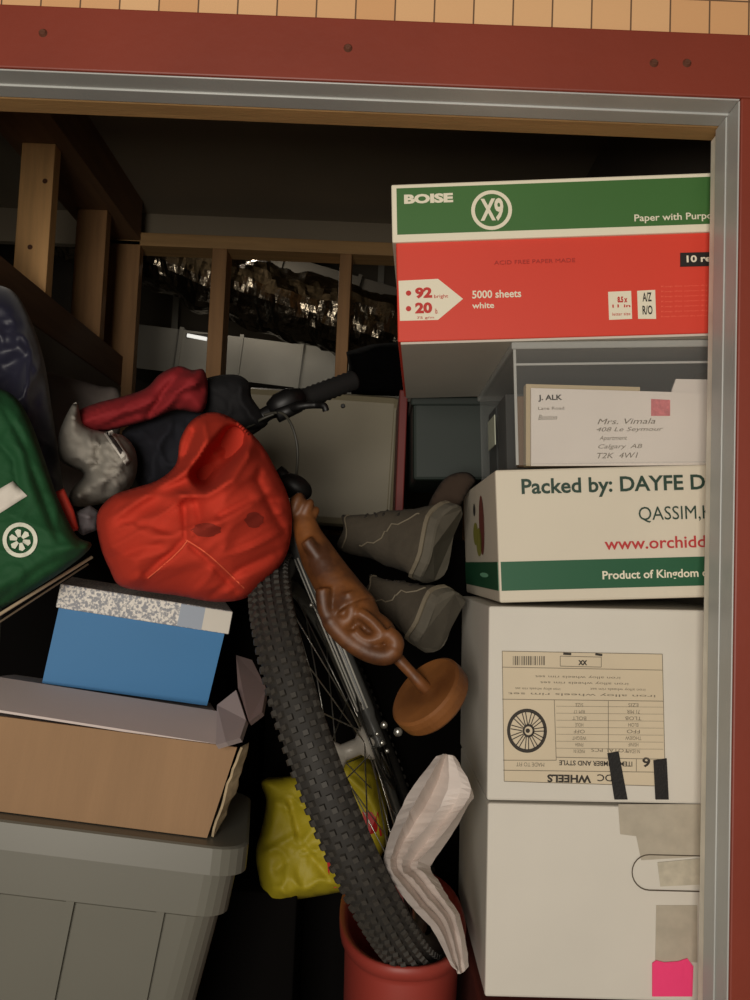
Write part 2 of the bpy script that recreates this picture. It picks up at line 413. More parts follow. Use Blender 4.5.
# bottom white box
def carton(name, fr, depth, m, label, cat='box', over=.0, bev=.003):
    e = empty(name, None, fr.m); tag(e, label, cat)
    return e
fB = Frame(P(488, 803, D), P(800, 803 + 8, D), P(488, 997, D))
eB = carton('storage_box', fB, .36, M_card_w, 'plain white carton with tape and a pink sticker at the bottom of the right stack')
box_obj('body', (0, fB.w, 0, .36, 0, fB.h), M_card_w, eB, .003)
bm = bmesh.new(); face_poly(bm, fB, [(618, 804), (712, 804), (712, 853), (690, 857), (641, 860), (636, 836), (620, 834)], y=-.0012)
face_poly(bm, fB, [(656, 905), (697, 905), (697, 962), (655, 962)], y=-.0012); 
obj('clear_tape', bm, mat('tape', (190, 180, 162), .32, var=.15, vscale=40), eB)
# hand hole flap outline and flap
bm = bmesh.new()
cx, cz = fB.xz(649, 872); hh = .0225; L = []
for k in range(13):
    a = math.pi / 2 + math.pi * k / 12; L.append((cx + hh * math.cos(a), cz + hh * math.sin(a)))
xe, _ = fB.xz(745, 872); L = [(xe, cz + hh)] + L + [(xe, cz - hh)]
tube(bm, [(x, -.0018, z) for x, z in L], .0008, 6); obj('hand_hole_cut', bm, mat('cut_edge', (92, 82, 68), .8), eB)
bm = bmesh.new(); face_poly(bm, fB, [(657, 862), (700, 858), (700, 884), (660, 886)], y=-.0022)
obj('tape_over_hand_hole', bm, mat('tape_gloss', (205, 196, 176), .25, var=.2, vscale=60), eB)
bm = bmesh.new(); ppts = [fB.xz(x, y, -.002) for x, y in ((652, 963), (656, 960), (664, 962), (678, 961), (687, 958), (693, 966), (692, 996), (652, 996))]
a_ = [bm.verts.new((x, -.0022, z)) for x, z in ppts]; b_ = [bm.verts.new((x, -.0035, z)) for x, z in ppts]; bm.faces.new(b_); bm.faces.new(a_[::-1])
for i in range(len(a_)): bm.faces.new((a_[i], a_[(i + 1) % 8], b_[(i + 1) % 8], b_[i]))
obj('pink_sticker', bm, mat('pink', (252, 70, 128), .6, bump=.2, bscale=60, spec=.3), eB)
# base below it
fU = Frame(P(484, 1000, D + .01), P(800, 1000 + 8, D + .01), P(484, 1300, D + .01))
zb = fB.o.z - .004
bm = bmesh.new(); bx(bm, fB.o.x - .004, fB.o.x + .42, D, D + .38, 0, zb - .012, .004)
tag(obj('storage_crate', bm, mat('maroon_plastic', (96, 46, 38), .5), loc=(fB.o.x, D, 0)), 'dark red-brown crate under the lowest white carton', 'crate')

# wheels box
fW = Frame(P(489, 606, D), P(800, 606 + 6, D), P(490.5, 800.5, D))
eW = carton('wheel_box', fW, .36, M_card_w, 'white carton with a beige wheel specification label, second from the bottom of the right stack')
box_obj('body', (0, fW.w, 0, .36, 0, fW.h), M_card_w, eW, .003)
bm = bmesh.new(); face_poly(bm, fW, [(502, 651), (662, 654), (665, 786), (504, 781)]); lb = obj('specification_label', bm, mat('beige_label', (216, 200, 172), .7, var=.06, vscale=10), eW)
def bar(bm, fr, x0, y0, x1, y1, w, y=-.0016):
    """printed line between two pixels"""
    a = Vector(fr.xz(x0, y0)); b = Vector(fr.xz(x1, y1)); d = (b - a).normalized(); n = Vector((-d.y, d.x)) * w / 2
    vs = [bm.verts.new((q.x, y, q.y)) for q in (a - n, b - n, b + n, a + n)]; bm.faces.new(vs)
ink = bmesh.new(); w1 = .0008
for (a, b, c, d) in ((502, 651, 662, 654), (662, 654, 665, 786), (504, 781, 665, 786), (502, 651, 504, 781), (502, 667, 662, 670), (502, 699, 663, 701), (554, 700, 556, 760), (608, 701, 608, 760), (503, 760, 556, 760), (503, 770, 664, 772), (556, 757, 664, 759),
                     (560, 656, 601, 657), (560, 666, 601, 667), (560, 656, 560, 666), (601, 657, 601, 667), (636, 759, 636, 771)):
    bar(ink, fW, a, b, c, d, w1)
for i in range(7): bar(ink, fW, 556, 706 + i * 7, 663, 707 + i * 7, .0004)
random.seed(3)
for k in range(15):
    x = 513 + k * 2.2; bar(ink, fW, x, 656, x, 665, random.choice((.0008, .0014, .002)))
rows = ((676, 535, 620, .0), (682, 540, 628, 0), (688, 515, 560, 0), (688.5, 590, 645, 0), (693, 508, 655, 0))
for y, a, b, _ in rows: text_px(ink, fW, 'iron alloy wheels rim set', a, b, y - 1.6, y + 1.6, rot=True)
tx = ('SIZE', 'RIM 17', 'BOLT', 'HOLE', 'OFF', 'WEIGHT', 'FINISH', 'MADE IN')
for i, s in enumerate(tx):
    y = 703 + i * 6.6; w_ = 8 + 3 * (i % 3)
    text_px(ink, fW, s, 579 - w_ / 2, 579 + w_ / 2, y, y + 3.6, rot=True)
    text_px(ink, fW, s[::-1], 633 - w_ / 2 - 1, 633 + w_ / 2 + 1, y, y + 3.6, rot=True)
text_px(ink, fW, 'TOTAL PCS', 591, 628, 748, 751.5, rot=True); text_px(ink, fW, 'MADE TO FIT', 516, 544, 762, 766, rot=True)
obj('fine_printing', ink, M_ink, eW)
ink = bmesh.new()
text_px(ink, fW, 'ITEM NUMBER AND STYLE', 559, 632, 760, 765, rot=True, bold=.02); obj('style_printing', ink, M_ink_d, eW); ink = bmesh.new(); text_px(ink, fW, 'WHEELS', 547, 591, 774, 782, rot=True, bold=.04); obj('heading_printing', ink, M_ink_d, eW); ink = bmesh.new(); text_px(ink, fW, 'DC', 597, 612, 774, 781, rot=True, bold=.01)
obj('heading_printing', ink, M_ink_d, eW); ink = bmesh.new(); text_px(ink, fW, '6', 642, 650, 757, 767, rot=True, bold=.03); obj('number_printing', ink, M_ink_d, eW); ink = bmesh.new(); text_px(ink, fW, 'XX', 578, 587, 660, 665, bold=.06)
bar(ink, fW, 563, 653.5, 571, 654, .003); bar(ink, fW, 595, 654, 602, 655, .003)
obj('bold_printing', ink, M_ink_d, eW)
# wheel picture (twelve-spoke wheel)
ink = bmesh.new(); cx, cz = fW.xz(527.5, 730.5); ro = .0285
def ring2d(bm, cx, cz, r0, r1, y, sx=1, n=40):
    a = [bm.verts.new((cx + sx * r0 * math.cos(2 * math.pi * k / n), y, cz + r0 * math.sin(2 * math.pi * k / n))) for k in range(n)]
    b = [bm.verts.new((cx + sx * r1 * math.cos(2 * math.pi * k / n), y, cz + r1 * math.sin(2 * math.pi * k / n))) for k in range(n)]
    for k in range(n): bm.faces.new((a[k], a[(k + 1) % n], b[(k + 1) % n], b[k]))
ring2d(ink, cx - .001, cz, ro * .84, ro, -.0018, .92); ring2d(ink, cx + .001, cz, ro * .2, ro * .30, -.0018, .92); ring2d(ink, cx, cz, ro * .0, ro * .1, -.0018)
for k in range(11):
    a = 2 * math.pi * k / 11 + .1
    for da in (-.10, .10):
        p = Vector((cx + .92 * ro * .28 * math.cos(a + da * 2), cz + ro * .28 * math.sin(a + da * 2))); q = Vector((cx + .92 * ro * .86 * math.cos(a + da), cz + ro * .86 * math.sin(a + da)))
        d = (q - p).normalized(); n = Vector((-d.y, d.x)) * .0006
        ink.faces.new([ink.verts.new((v.x, -.0018, v.y)) for v in (p - n, q - n, q + n, p + n)])
obj('wheel_picture', ink, M_ink_d, eW)
for q in (((607, 753), (618, 751), (627, 799), (614, 799)), ((653, 760), (666, 758), (668, 799), (655, 799))):
    bm = bmesh.new(); face_poly(bm, fW, q, y=-.0032, th=.0022); obj('black_strap', bm, mat('black_webbing', (22, 20, 19), .7, bump=.3, bscale=300), eW)

# dates box
fP = Frame(P(495, 470, D - .005), P(800, 462, D - .005), P(497, 603, D - .005))
eP = carton('fruit_carton', fP, .3, M_card_w, 'cream printed carton with a dark green band, below the clear bin')
PD = .42
box_obj('body', (0, fP.w, 0, PD, 0, fP.h), mat('cream_carton', (222, 212, 192), .7, var=.05, vscale=4), eP, .003)
zb0 = fP.xz(497, 591)[1]; zb1 = fP.xz(497, 562)[1]
bm = bmesh.new(); bx(bm, .003, fP.w, -.0009, .0, zb0, zb1); bx(bm, -.0009, 0, .003, PD, zb0, zb1); obj('green_band', bm, M_dgreen, eP)
bm = bmesh.new(); text_px(bm, fP, 'Packed by: DAYFE D', 521, 704.5, 479, 499, bold=.022)
text_px(bm, fP, 'QASSIM,K', 638, 712, 507, 523, bold=.0); obj('dark_green_printing', bm, M_dtext, eP)
bm = bmesh.new(); text_px(bm, fP, 'www.orchidd', 604, 705, 538, 550, bold=.014); obj('red_printing', bm, M_redtxt, eP)
bm = bmesh.new(); text_px(bm, fP, 'Product of Kingdom o', 602, 708, 571, 582, bold=.02)
obj('white_printing', bm, M_cream, eP)
# side picture: a date with leaves printed on the left face
def side_ellipse(bm, y, z, ry, rz, x, n=20): bm.faces.new([bm.verts.new((x, y + ry * math.cos(2 * math.pi * k / n), z + rz * math.sin(2 * math.pi * k / n))) for k in range(n)])
H = fP.h
for nm, c, els in (('printed_fruit', (120, 52, 40), ((.16, H * .62, .03, .045),)), ('printed_leaf', (150, 148, 60), ((.20, H * .48, .035, .022), (.24, H * .56, .03, .018))), ('printed_logo', (60, 58, 54), ((.25, H * .78, .014, .01),)), ('printed_caption', (130, 200, 160), ((.15, (zb0 + zb1) / 2, .05, .0035),))):
    bm = bmesh.new()
    for k, a in enumerate(els): side_ellipse(bm, *a, -.0011 - .0003 * k)
    obj(nm, bm, mat(nm, c, .6), eP)

# clear bin with papers
fC = Frame(P(514, 341, D), P(745, 338, D), P(516, 465, D))
eC = carton('clear_bin', fC, .39, None, 'clear plastic storage bin holding envelopes, under the red and green carton', 'bin')
mc = bpy.data.materials.new('clear_plastic'); mc.use_nodes = True; b = mc.node_tree.nodes['Principled BSDF']
b.inputs['Base Color'].default_value = (.5, .5, .48, 1); b.inputs['Transmission Weight'].default_value = 0; b.inputs['Roughness'].default_value = .14; b.inputs['IOR'].default_value = 1.45; b.inputs['Alpha'].default_value = .08
mr = bpy.data.materials.new('frosted_rim'); mr.use_nodes = True; b = mr.node_tree.nodes['Principled BSDF']
b.inputs['Base Color'].default_value = (.62, .62, .58, 1); b.inputs['Roughness'].default_value = .25; b.inputs['Alpha'].default_value = .55
wC, hC, dC = fC.w, fC.h, .39
bm = bmesh.new(); t = .002
bx(bm, 0, wC, 0, t, 0, hC - .012); bx(bm, 0, wC, dC - t, dC, 0, hC - .012); bx(bm, 0, t, t, dC - t, 0, hC - .012); bx(bm, wC - t, wC, t, dC - t, 0, hC - .012); bx(bm, t, wC - t, t, dC - t, 0, t)
obj('body', bm, mc, eC)
bm = bmesh.new(); bx(bm, -.004, wC + .004, -.004, dC + .004, hC - .012, hC - .002, .002); bx(bm, -.001, wC, -.0012, .0, hC - .034, hC - .031)
bx(bm, -.0015, .002, -.0015, .002, 0, hC - .012)
obj('lid', bm, mr, eC)
bm = bmesh.new(); bx(bm, -.0012, 0, .20, .28, hC * .32, hC * .60); obj('side_sticker', bm, mat('sticker', (196, 200, 178), .6), eC)
M_paper = mat('paper', (232, 222, 212), .8, var=.05, vscale=10)
def card(name, fr, pix, off, th, m, label, cat='envelope', group=None):
    bm = bmesh.new(); pts = [fr.xz(px, py, off) for px, py in pix]
    a = [bm.verts.new(fr.m @ Vector((x, off, z))) for x, z in pts]; b2 = [bm.verts.new(fr.m @ Vector((x, off + th, z))) for x, z in pts]; n = len(a)
    bm.faces.new(a); bm.faces.new(b2[::-1])
    for i in range(n): bm.faces.new((a[i], b2[i], b2[(i + 1) % n], a[(i + 1) % n]))
    o = empty(name, None, fr.m @ Matrix.Translation((0, off, 0))); tag(o, label, cat, group)
    bmesh.ops.transform(bm, matrix=o.matrix_world.inverted(), verts=bm.verts); obj('sheet', bm, m, o); return o
env = card('envelope', fC, [(531, 388), (740, 394), (740, 465), (531, 466)], .012, .003, M_paper, 'pale stamped handwritten envelope standing upright in the clear bin')
fE = Frame(fC.m @ Vector((0, .012, fC.h)), fC.m @ Vector((fC.w, .012, fC.h)), fC.m @ Vector((0, .012, 0)))
bm = bmesh.new(); face_poly(bm, fE, [(651, 399), (670, 400), (670, 416), (651, 416)], y=-.0007, th=.0005); bmesh.ops.translate(bm, vec=(0, 0, 0), verts=bm.verts)
obj('stamp', bm, mat('stamp_pink', (222, 120, 124), .7, var=.3, vscale=150), env)
bm = bmesh.new()
text_px(bm, fE, 'J. ALK', 538, 562, 395, 402, y=-.001, bold=.03); obj('sender_name', bm, M_ink_d, env); bm = bmesh.new()
for i, (s, a, b2) in enumerate((('Mrs. Vimala', 597, 655), ('408 Le Seymour', 596, 663), ('Apartment', 599, 627), ('Calgary  AB', 598, 642), ('T2K  4W1', 597, 638))):
    text_px(bm, fE, s, a, b2, 419 + i * 8.5, 424.5 + i * 8.5, y=-.001, font_shear=.3)
obj('sender_address', bm, M_ink, env); bm = bmesh.new()
text_px(bm, fE, 'Lane Road', 538, 564, 407, 410, y=-.001); text_px(bm, fE, 'Boston', 538, 557, 415, 420, y=-.001, font_shear=.3)
obj('handwriting', bm, M_ink, env)
card('manila_folder', fC, [(526, 384), (640, 387), (640, 466), (526, 466)], .03, .02, mat('manila', (196, 176, 140), .8), 'tan paper folder just behind the stamped envelope', 'folder')
card('tabbed_folder', fC, [(672, 390), (676, 379), (740, 380), (740, 465), (672, 466)], .022, .004, M_paper, 'white tabbed folder rising behind the envelope at right', 'folder')
f0 = fC
for i, (lab, col, x0) in enumerate((('thin brown folder near the front of the clear bin', (120, 92, 66), 527), ('dark grey file block filling the middle of the clear bin', (70, 70, 68), 529), ('charcoal file block at the back of the clear bin', (50, 52, 52), 531))):
    y0 = .06 + i * .11; bm = bmesh.new(); bx(bm, .012, fC.w - .02, y0, y0 + (.02 if i == 0 else .09), .004, fC.h * (.62 if i < 1 else .76), .002)
    o = obj('file_folder', bm, mat('file_%d' % i, col, .8)); o.matrix_world = fC.m; tag(o, lab, 'folder')

# white carton with red edge behind, and dark green tote in front of it
D2 = 1.74
cb = P(404, 400, D2); bm = bmesh.new(); bx(bm, cb.x - .009, cb.x + .007, D2, D2 + .25, .902, cb.z + .02, .002)
tag(obj('red_board', bm, mat('red_board_paint', (112, 30, 24), .6, var=.2, vscale=5), loc=(cb.x, D2, .902)), 'narrow dark red board standing upright behind the left edge of the paper carton', 'board')
# top carton: red body with green lid
fT = Frame(P(396, 243, D), P(745, 231, D - .026), P(400, 344, D))
eT = carton('paper_carton', fT, .29, None, 'red copier paper carton with a green lid on top of the right stack')
TD = .41
box_obj('body', (0, fT.w, 0, TD, 0.003, fT.h + .03), M_redp, eT, .002)
box_obj('bottom', (.004, fT.w - .004, .003, TD - .003, 0, .003), M_card_g, eT)
lidz1 = fT.xz(394, 186)[1]; lz0 = fT.h - .001
bm = bmesh.new(); bx(bm, -.005, fT.w + .005, -.005, TD + .005, lz0, lidz1, .002); lid = obj('lid', bm, M_cream, eT)
fL = Frame(fT.m @ Vector((-.005, -.005, lidz1)), fT.m @ Vector((fT.w, -.005, lidz1)), fT.m @ Vector((-.005, -.005, lz0)))
def on_lid(bm): bmesh.ops.translate(bm, vec=(-.005, -.005, lz0), verts=bm.verts); return bm
bm = bmesh.new(); bx(bm, .007, fL.w + .005, -.0009, .0, .0105, fL.h - .006); 
obj('green_print', on_lid(bm), M_green, lid)
bm = bmesh.new()
text_px(bm, fL, 'BOISE', 404, 453, 195, 204.5, bold=.055); obj('cream_lettering', on_lid(bm), M_cream, lid); bm = bmesh.new()
text_px(bm, fL, 'Paper with Purpose', 634, 722, 215, 224, bold=.012); obj('cream_slogan', on_lid(bm), M_cream, lid); bm = bmesh.new()
cx, cz = fL.xz(491.5, 210.5); ring2d(bm, cx, cz, .0225, .0275, -.0015, 1.0); obj('cream_ring', on_lid(bm), M_cream, lid); bm = bmesh.new()
text_px(bm, fL, 'X9', 480, 503, 199, 222, bold=.035)
obj('cream_logo', on_lid(bm), M_cream, lid)
bm = bmesh.new(); 
face_poly(bm, fT, [(398.5, 281), (438, 279), (463, 299), (438, 320), (400, 321)]); obj('arrow_panel', bm, M_cream, eT)
for q in ([(608, 292), (631, 291), (632, 319), (609, 320)], [(637, 291), (655, 290), (656, 319), (638, 319)]):
    bm = bmesh.new(); face_poly(bm, fT, q); obj('size_panel', bm, M_cream, eT)
bm = bmesh.new(); text_px(bm, fT, '5000 sheets', 472, 521, 291, 299, bold=.02); text_px(bm, fT, 'white', 472, 494, 303, 309, bold=.02)
obj('cream_printing', bm, M_cream, eT)
bm = bmesh.new()
text_px(bm, fT, '92', 415, 432, 288, 299, y=-.002, bold=.05); text_px(bm, fT, '20', 415, 432, 303, 314, y=-.002, bold=.05)
text_px(bm, fT, 'bright', 434, 448, 295, 299.5, y=-.002); text_px(bm, fT, 'lb.', 435, 438, 309, 314, y=-.002); text_px(bm, fT, '75 g/m', 417, 434, 317, 320, y=-.002)
obj('red_printing', bm, mat('dark_red_print', (196, 44, 34), .6), eT); bm = bmesh.new()
text_px(bm, fT, '8.5 x', 617, 627, 297, 303, y=-.002, bold=.05); text_px(bm, fT, '11 in', 612, 630, 305, 308, y=-.002, bold=.02); text_px(bm, fT, 'letter size', 612, 630, 313, 316, y=-.002)
obj('size_printing', bm, MATS['dark_red_print'], eT)
for py in (293.5, 309):
    bm = bmesh.new()
    c_, d_ = fT.xz(408.5, py); ring2d(bm, c_, d_, .0, .0036, -.002, 1, 14); obj('red_dot', bm, MATS['dark_red_print'], eT)
bm = bmesh.new(); face_poly(bm, fT, [(680, 253), (760, 251), (760, 265), (680, 267)], y=-.0012)
text_px(bm, fT, 'A/Z', 642, 651, 293, 302, y=-.002, bold=.02); text_px(bm, fT, 'R/O', 642, 652, 306, 315, y=-.002, bold=.02)
obj('black_panel', bm, M_black, eT)
bm = bmesh.new(); text_px(bm, fT, '10 reams', 686, 730, 256, 263, y=-.0022, bold=.03); obj('panel_printing', bm, M_cream, eT)
bm = bmesh.new()
for i in range(7): text_px(bm, fT, 'Keep this carton dry and recycle', 661, 735 - 20 * (i == 6), 286 + i * 5, 288.2 + i * 5)
obj('small_printing', bm, mat('pale_red_print', (238, 110, 84), .6), eT)
bm = bmesh.new(); text_px(bm, fT, 'ACID FREE PAPER MADE', 494, 575, 261, 265); obj('faint_printing', bm, mat('faint_red', (168, 40, 30), .6), eT)

# dark green tote in the shade
D3 = 1.63
fG = Frame(P(413, 399, D3), P(560, 399, D3), P(414, 480, D3))
eG = carton('dark_tote', fG, .1, None, 'dark green plastic tote in the shade above the boots, beside the clear bin', 'tote')
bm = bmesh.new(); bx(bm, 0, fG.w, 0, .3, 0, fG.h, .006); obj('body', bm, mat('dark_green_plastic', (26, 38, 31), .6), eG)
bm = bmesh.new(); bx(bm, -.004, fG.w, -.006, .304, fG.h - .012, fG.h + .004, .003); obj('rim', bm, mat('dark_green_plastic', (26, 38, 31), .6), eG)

# off-white bulky case behind the handlebar
DW = 2.1
fH = Frame(P(225, 384, DW), P(403, 396, DW), P(225, 560, DW))
eH = carton('storage_case', fH, .3, None, 'large dim off-white case with rounded corners behind the handlebar', 'case')
bm = bmesh.new(); zc = -fH.o.z
bx(bm, -.1, fH.w, 0, .32, .94 - fH.o.z, fH.h, .02); obj('body', bm, mat('offwhite_plastic', (140, 130, 104), .5, var=.12, vscale=3), eH)
bm = bmesh.new(); bx(bm, fH.w - .018, fH.w - .014, -.002, 0, .02, fH.h - .03); obj('ridge', bm, MATS['offwhite_plastic'], eH)
bm = bmesh.new(); x, z = fH.xz(343, 406); bmesh.ops.create_cone(bm, cap_ends=True, segments=12, radius1=.006, radius2=.004, depth=.005, matrix=Matrix.Translation((x, -.002, z)) @ Matrix.Rotation(R_(90), 4, 'X')); obj('screw', bm, M_black, eH)
# soft black lump above it, standing in for a dark shadow
tag(cloth('shadow_lump', [(346, 352), (372, 344), (430, 340), (430, 397), (352, 395), (347, 385), (349, 366)], 2.2, .06, mat('shadow_black', (5, 5, 5), .95, spec=.05), seed=4, smooth_out=False, edge=8, folds=.012), 'black lump standing in for the shadow beside the top red carton behind the handlebar grip', 'bag')

# ---------------------------------------------------------------- left: grey tote, cardboard box, blue shoe box
M_tote = mat('grey_plastic', (112, 110, 100), .42, var=.05, vscale=4)
fQ = Frame(P(-60, 812, 1.125), P(247, 851, 1.17), P(-60, 950, 1.125)); LW = fQ.w
zt_ = (P(247, 851, 1.17).z - .012) / fQ.v.z      # height of the tote down to the floor
mt = fQ.m.copy(); o_ = fQ.o + fQ.v * (fQ.h - zt_)
for i in range(3): mt[i][3] = o_[i]
eTt = empty('storage_tote', None, mt); tag(eTt, 'large grey plastic tote holding up the cardboard box at lower left', 'tote')
def rrect(x0, x1, y0, y1, r, n=6):
    out = []
    for cx, cy, a0 in ((x1 - r, y0 + r, -90), (x1 - r, y1 - r, 0), (x0 + r, y1 - r, 90), (x0 + r, y0 + r, 180)):
        for k in range(n + 1):
            a = R_(a0 + 90 * k / n); out.append((cx + r * math.cos(a), cy + r * math.sin(a)))
    return out
def loft(bm, rings, cap0=True, cap1=True):
    R = [[bm.verts.new(p) for p in r] for r in rings]
    for a, b in zip(R, R[1:]):
        for k in range(len(a)): bm.faces.new((a[k], a[(k + 1) % len(a)], b[(k + 1) % len(a)], b[k]))
    if cap0: bm.faces.new(R[0])
    if cap1: bm.faces.new(R[-1][::-1])
TDp = .30
def ring(ins, z, r=.04): return [(x, y, z) for x, y in rrect(ins, LW - ins, ins, TDp - ins, r)]
bm = bmesh.new(); loft(bm, [ring(.055, 0), ring(.020, zt_ - .095), ring(.010, zt_ - .090), ring(.008, zt_ - .034)], True, True)
# vertical ribs on the front panel
for xa in (.03, .17, LW - .30, LW - .095):
    zt0 = zt_ - .09
    q = [(xa - .004, .0), (xa + .004, .0)]
    a = [bm.verts.new(v) for v in ((xa - .004, .012, zt0), (xa + .006, .012, zt0), (xa + .006 - .01, .048, .01), (xa - .014, .048, .01))]
    b = [bm.verts.new(v) for v in ((xa - .004, .04, zt0), (xa + .006, .04, zt0), (xa - .004, .08, .01), (xa - .014, .08, .01))]
    bm.faces.new(a); bm.faces.new(b[::-1])
    for i in range(4): bm.faces.new((a[i], b[i], b[(i + 1) % 4], a[(i + 1) % 4]))
obj('body', bm, M_tote, eTt, smooth=False)
bm = bmesh.new(); loft(bm, [ring(.007, zt_ - .034), ring(-.004, zt_ - .034, .045), ring(-.002, zt_ - .002, .045), ring(.002, zt_, .043), ring(.012, zt_)], True, True)
obj('lid', bm, M_tote, eTt, smooth=False)

# cardboard box standing on the tote
M_kraft = mat('kraft_board', (156, 122, 88), .8, var=.1, vscale=5, stretch=(6, 6, .6), bump=.12, bscale=40)
M_kraft_e = mat('kraft_edge', (206, 184, 148), .85, var=.3, vscale=80)
M_lilac = mat('pale_lilac_board', (214, 200, 194), .8, var=.06, vscale=5)
bz = zt_ + .001
def lid_hit(px, py):
    d = ray(px, py); top = mt @ Vector((0, 0, zt_ + .0015)); t = (top - CAM).dot(fQ.v) / d.dot(fQ.v); return CAM + d * t
br_ = lid_hit(207, 838); CW = .34
mk = mt.copy(); bl_ = br_ - fQ.u * CW
for i in range(3): mk[i][3] = bl_[i]
eK = empty('cardboard_box', None, mk); tag(eK, 'open-flapped cardboard box with a brown front flap and pale lilac top', 'box')
fK = Frame(mk @ Vector((0, 0, .1)), mk @ Vector((CW, 0, .1)), mk @ Vector((0, 0, 0)))
hK = fK.xz(120, 735)[1]
KD = .27
kx, kz = fK.xz(237, 748)
bm = bmesh.new(); t = .004
bx(bm, 0, CW - .05, .012, .19, 0, kz - .012, .002); obj('body', bm, M_lilac, eK)
# brown flap hanging over the front
bm = bmesh.new()
pts = [(-.0, .0, 0), (CW, .0, 0), (kx, .004, kz), (-.0, .004, hK + .001)]
slab(bm, pts, (0, 1, 0), .005); obj('front_flap', bm, M_kraft, eK)
# torn corrugated edge right of the flap
bm = bmesh.new(); rows_ = []
for k in range(13):
    f = k / 12; x = CW + (kx - CW) * f + .004; z = kz * f
    w = .006 + .004 * random.random() ; rows_.append((Vector((x + .004 * random.random(), .006, z)), Vector((x + w + .006 * math.sin(f * 3.1), .03 + .01 * random.random(), z + .002 * random.random()))))
va = [(bm.verts.new(a), bm.verts.new(b), bm.verts.new(b + Vector((.001, .006, 0))), bm.verts.new(a + Vector((-.003, .004, 0)))) for a, b in rows_]
for p, q in zip(va, va[1:]):
    for k in range(4): bm.faces.new((p[k], p[(k + 1) % 4], q[(k + 1) % 4], q[k]))
bm.faces.new(va[0]); bm.faces.new(va[-1][::-1]); obj('torn_edge', bm, M_kraft_e, eK)
# top flaps, pale, slightly lifted
bm = bmesh.new(); slab(bm, [(0, .01, hK + .006), (CW * .985, .008, kz - .003), (CW * .95, KD * .42, kz + .022), (0, KD * .42, hK + .030)], (0, 0, 1), .003); obj('top_flap', bm, M_lilac, eK)
bm = bmesh.new(); slab(bm, [(0, KD * .43, hK + .026), (CW * .95, KD * .43, kz + .018), (CW * .9, KD * 1.0, kz + .008), (0, KD * 1.0, hK + .012)], (0, 0, 1), .003); obj('top_flap', bm, M_lilac, eK)
# side flap drooping right
def K(px, py, y): return mk.inverted() @ P(px, py, y)
bm = bmesh.new()
f4 = [K(216, 745, 1.16), K(226, 742, 1.15), K(240, 738, 1.17), K(246, 720, 1.22), K(236, 690, 1.30), K(217, 705, 1.28)]
a = [bm.verts.new(p) for p in f4]; b = [bm.verts.new(p + Vector((.004, .008, -.006))) for p in f4]
bm.faces.new(a); bm.faces.new(b[::-1])
for i in range(6): bm.faces.new((a[i], b[i], b[(i + 1) % 6], a[(i + 1) % 6]))
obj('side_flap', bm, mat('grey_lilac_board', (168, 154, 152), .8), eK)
bm = bmesh.new()
f4 = [K(238, 688, 1.33), K(249, 722, 1.22), K(262, 712, 1.26), K(266, 688, 1.36), K(252, 660, 1.45), K(236, 655, 1.45)]
a = [bm.verts.new(p) for p in f4]; b = [bm.verts.new(p + Vector((.004, .01, -.006))) for p in f4]
bm.faces.new(a); bm.faces.new(b[::-1])
for i in range(6): bm.faces.new((a[i], b[i], b[(i + 1) % 6], a[(i + 1) % 6]))
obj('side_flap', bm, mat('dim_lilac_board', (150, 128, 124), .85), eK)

# blue shoe box
q_l = P(41, 683, 1.29); q_r = P(206, 711, 1.345)
hgt = None
fS = Frame(q_l + Vector((0, 0, .1)), q_r + Vector((0, 0, .1)), q_l)
# lean: the box front runs up and to the right
top_r = Vector(P(226, 632, (q_r.y + .02)))
fS = Frame(P(59, 607, q_l.y), P(226, 633, q_r.y), q_l)
eS = empty('shoe_box', None, fS.m); tag(eS, 'blue shoe box with a speckled white lid resting on the cardboard box', 'box')
SD = .15
M_blue = mat('blue_board', (54, 122, 176), .6, var=.06, vscale=4)
bm = bmesh.new()
x0b = fS.xz(42, 683)[0]; x1b = fS.xz(206, 711)[0]; 
loft(bm, [[(x0b, 0, 0), (x1b, 0, 0), (x1b, SD, 0), (x0b, SD, 0)], [(0, 0, fS.h), (fS.w - .002, 0, fS.h), (fS.w - .002, SD, fS.h), (0, SD, fS.h)]]); obj('body', bm, M_blue, eS)
lh = fS.xz(58, 583)[1]
bm = bmesh.new(); bx(bm, -.004, fS.w + .004, -.005, SD + .005, fS.h - .001, lh, .002)
def speckle():
    m = bpy.data.materials.new('speckled_lid'); m.use_nodes = True; nt = m.node_tree; b = nt.nodes['Principled BSDF']
    tc = nt.nodes.new('ShaderNodeTexCoord'); v = nt.nodes.new('ShaderNodeTexNoise'); v.inputs['Scale'].default_value = 300; v.inputs['Detail'].default_value = 2
    r = nt.nodes.new('ShaderNodeValToRGB'); r.color_ramp.elements[0].position = .44; r.color_ramp.elements[1].position = .58
    r.color_ramp.elements[0].color = lin((148, 150, 156)); r.color_ramp.elements[1].color = lin((236, 230, 220))
    nt.links.new(tc.outputs['Object'], v.inputs['Vector']); nt.links.new(v.outputs['Fac'], r.inputs[0]); nt.links.new(r.outputs[0], b.inputs['Base Color']); b.inputs['Roughness'].default_value = .6
    return m
slid = obj('lid', bm, speckle(), eS)
bm = bmesh.new(); x0, _ = fS.xz(203, 620); bx(bm, x0, fS.w + .003, -.0062, -.005, fS.h, lh - .001); obj('plain_end_label', bm, M_card_w, slid)
bm = bmesh.new(); x0, _ = fS.xz(178, 620); x1, _ = fS.xz(203, 620); bx(bm, x0, x1, -.0062, -.005, fS.h, lh - .001); obj('grey_end_label', bm, mat('grey_blue_label', (160, 170, 184), .6), slid)

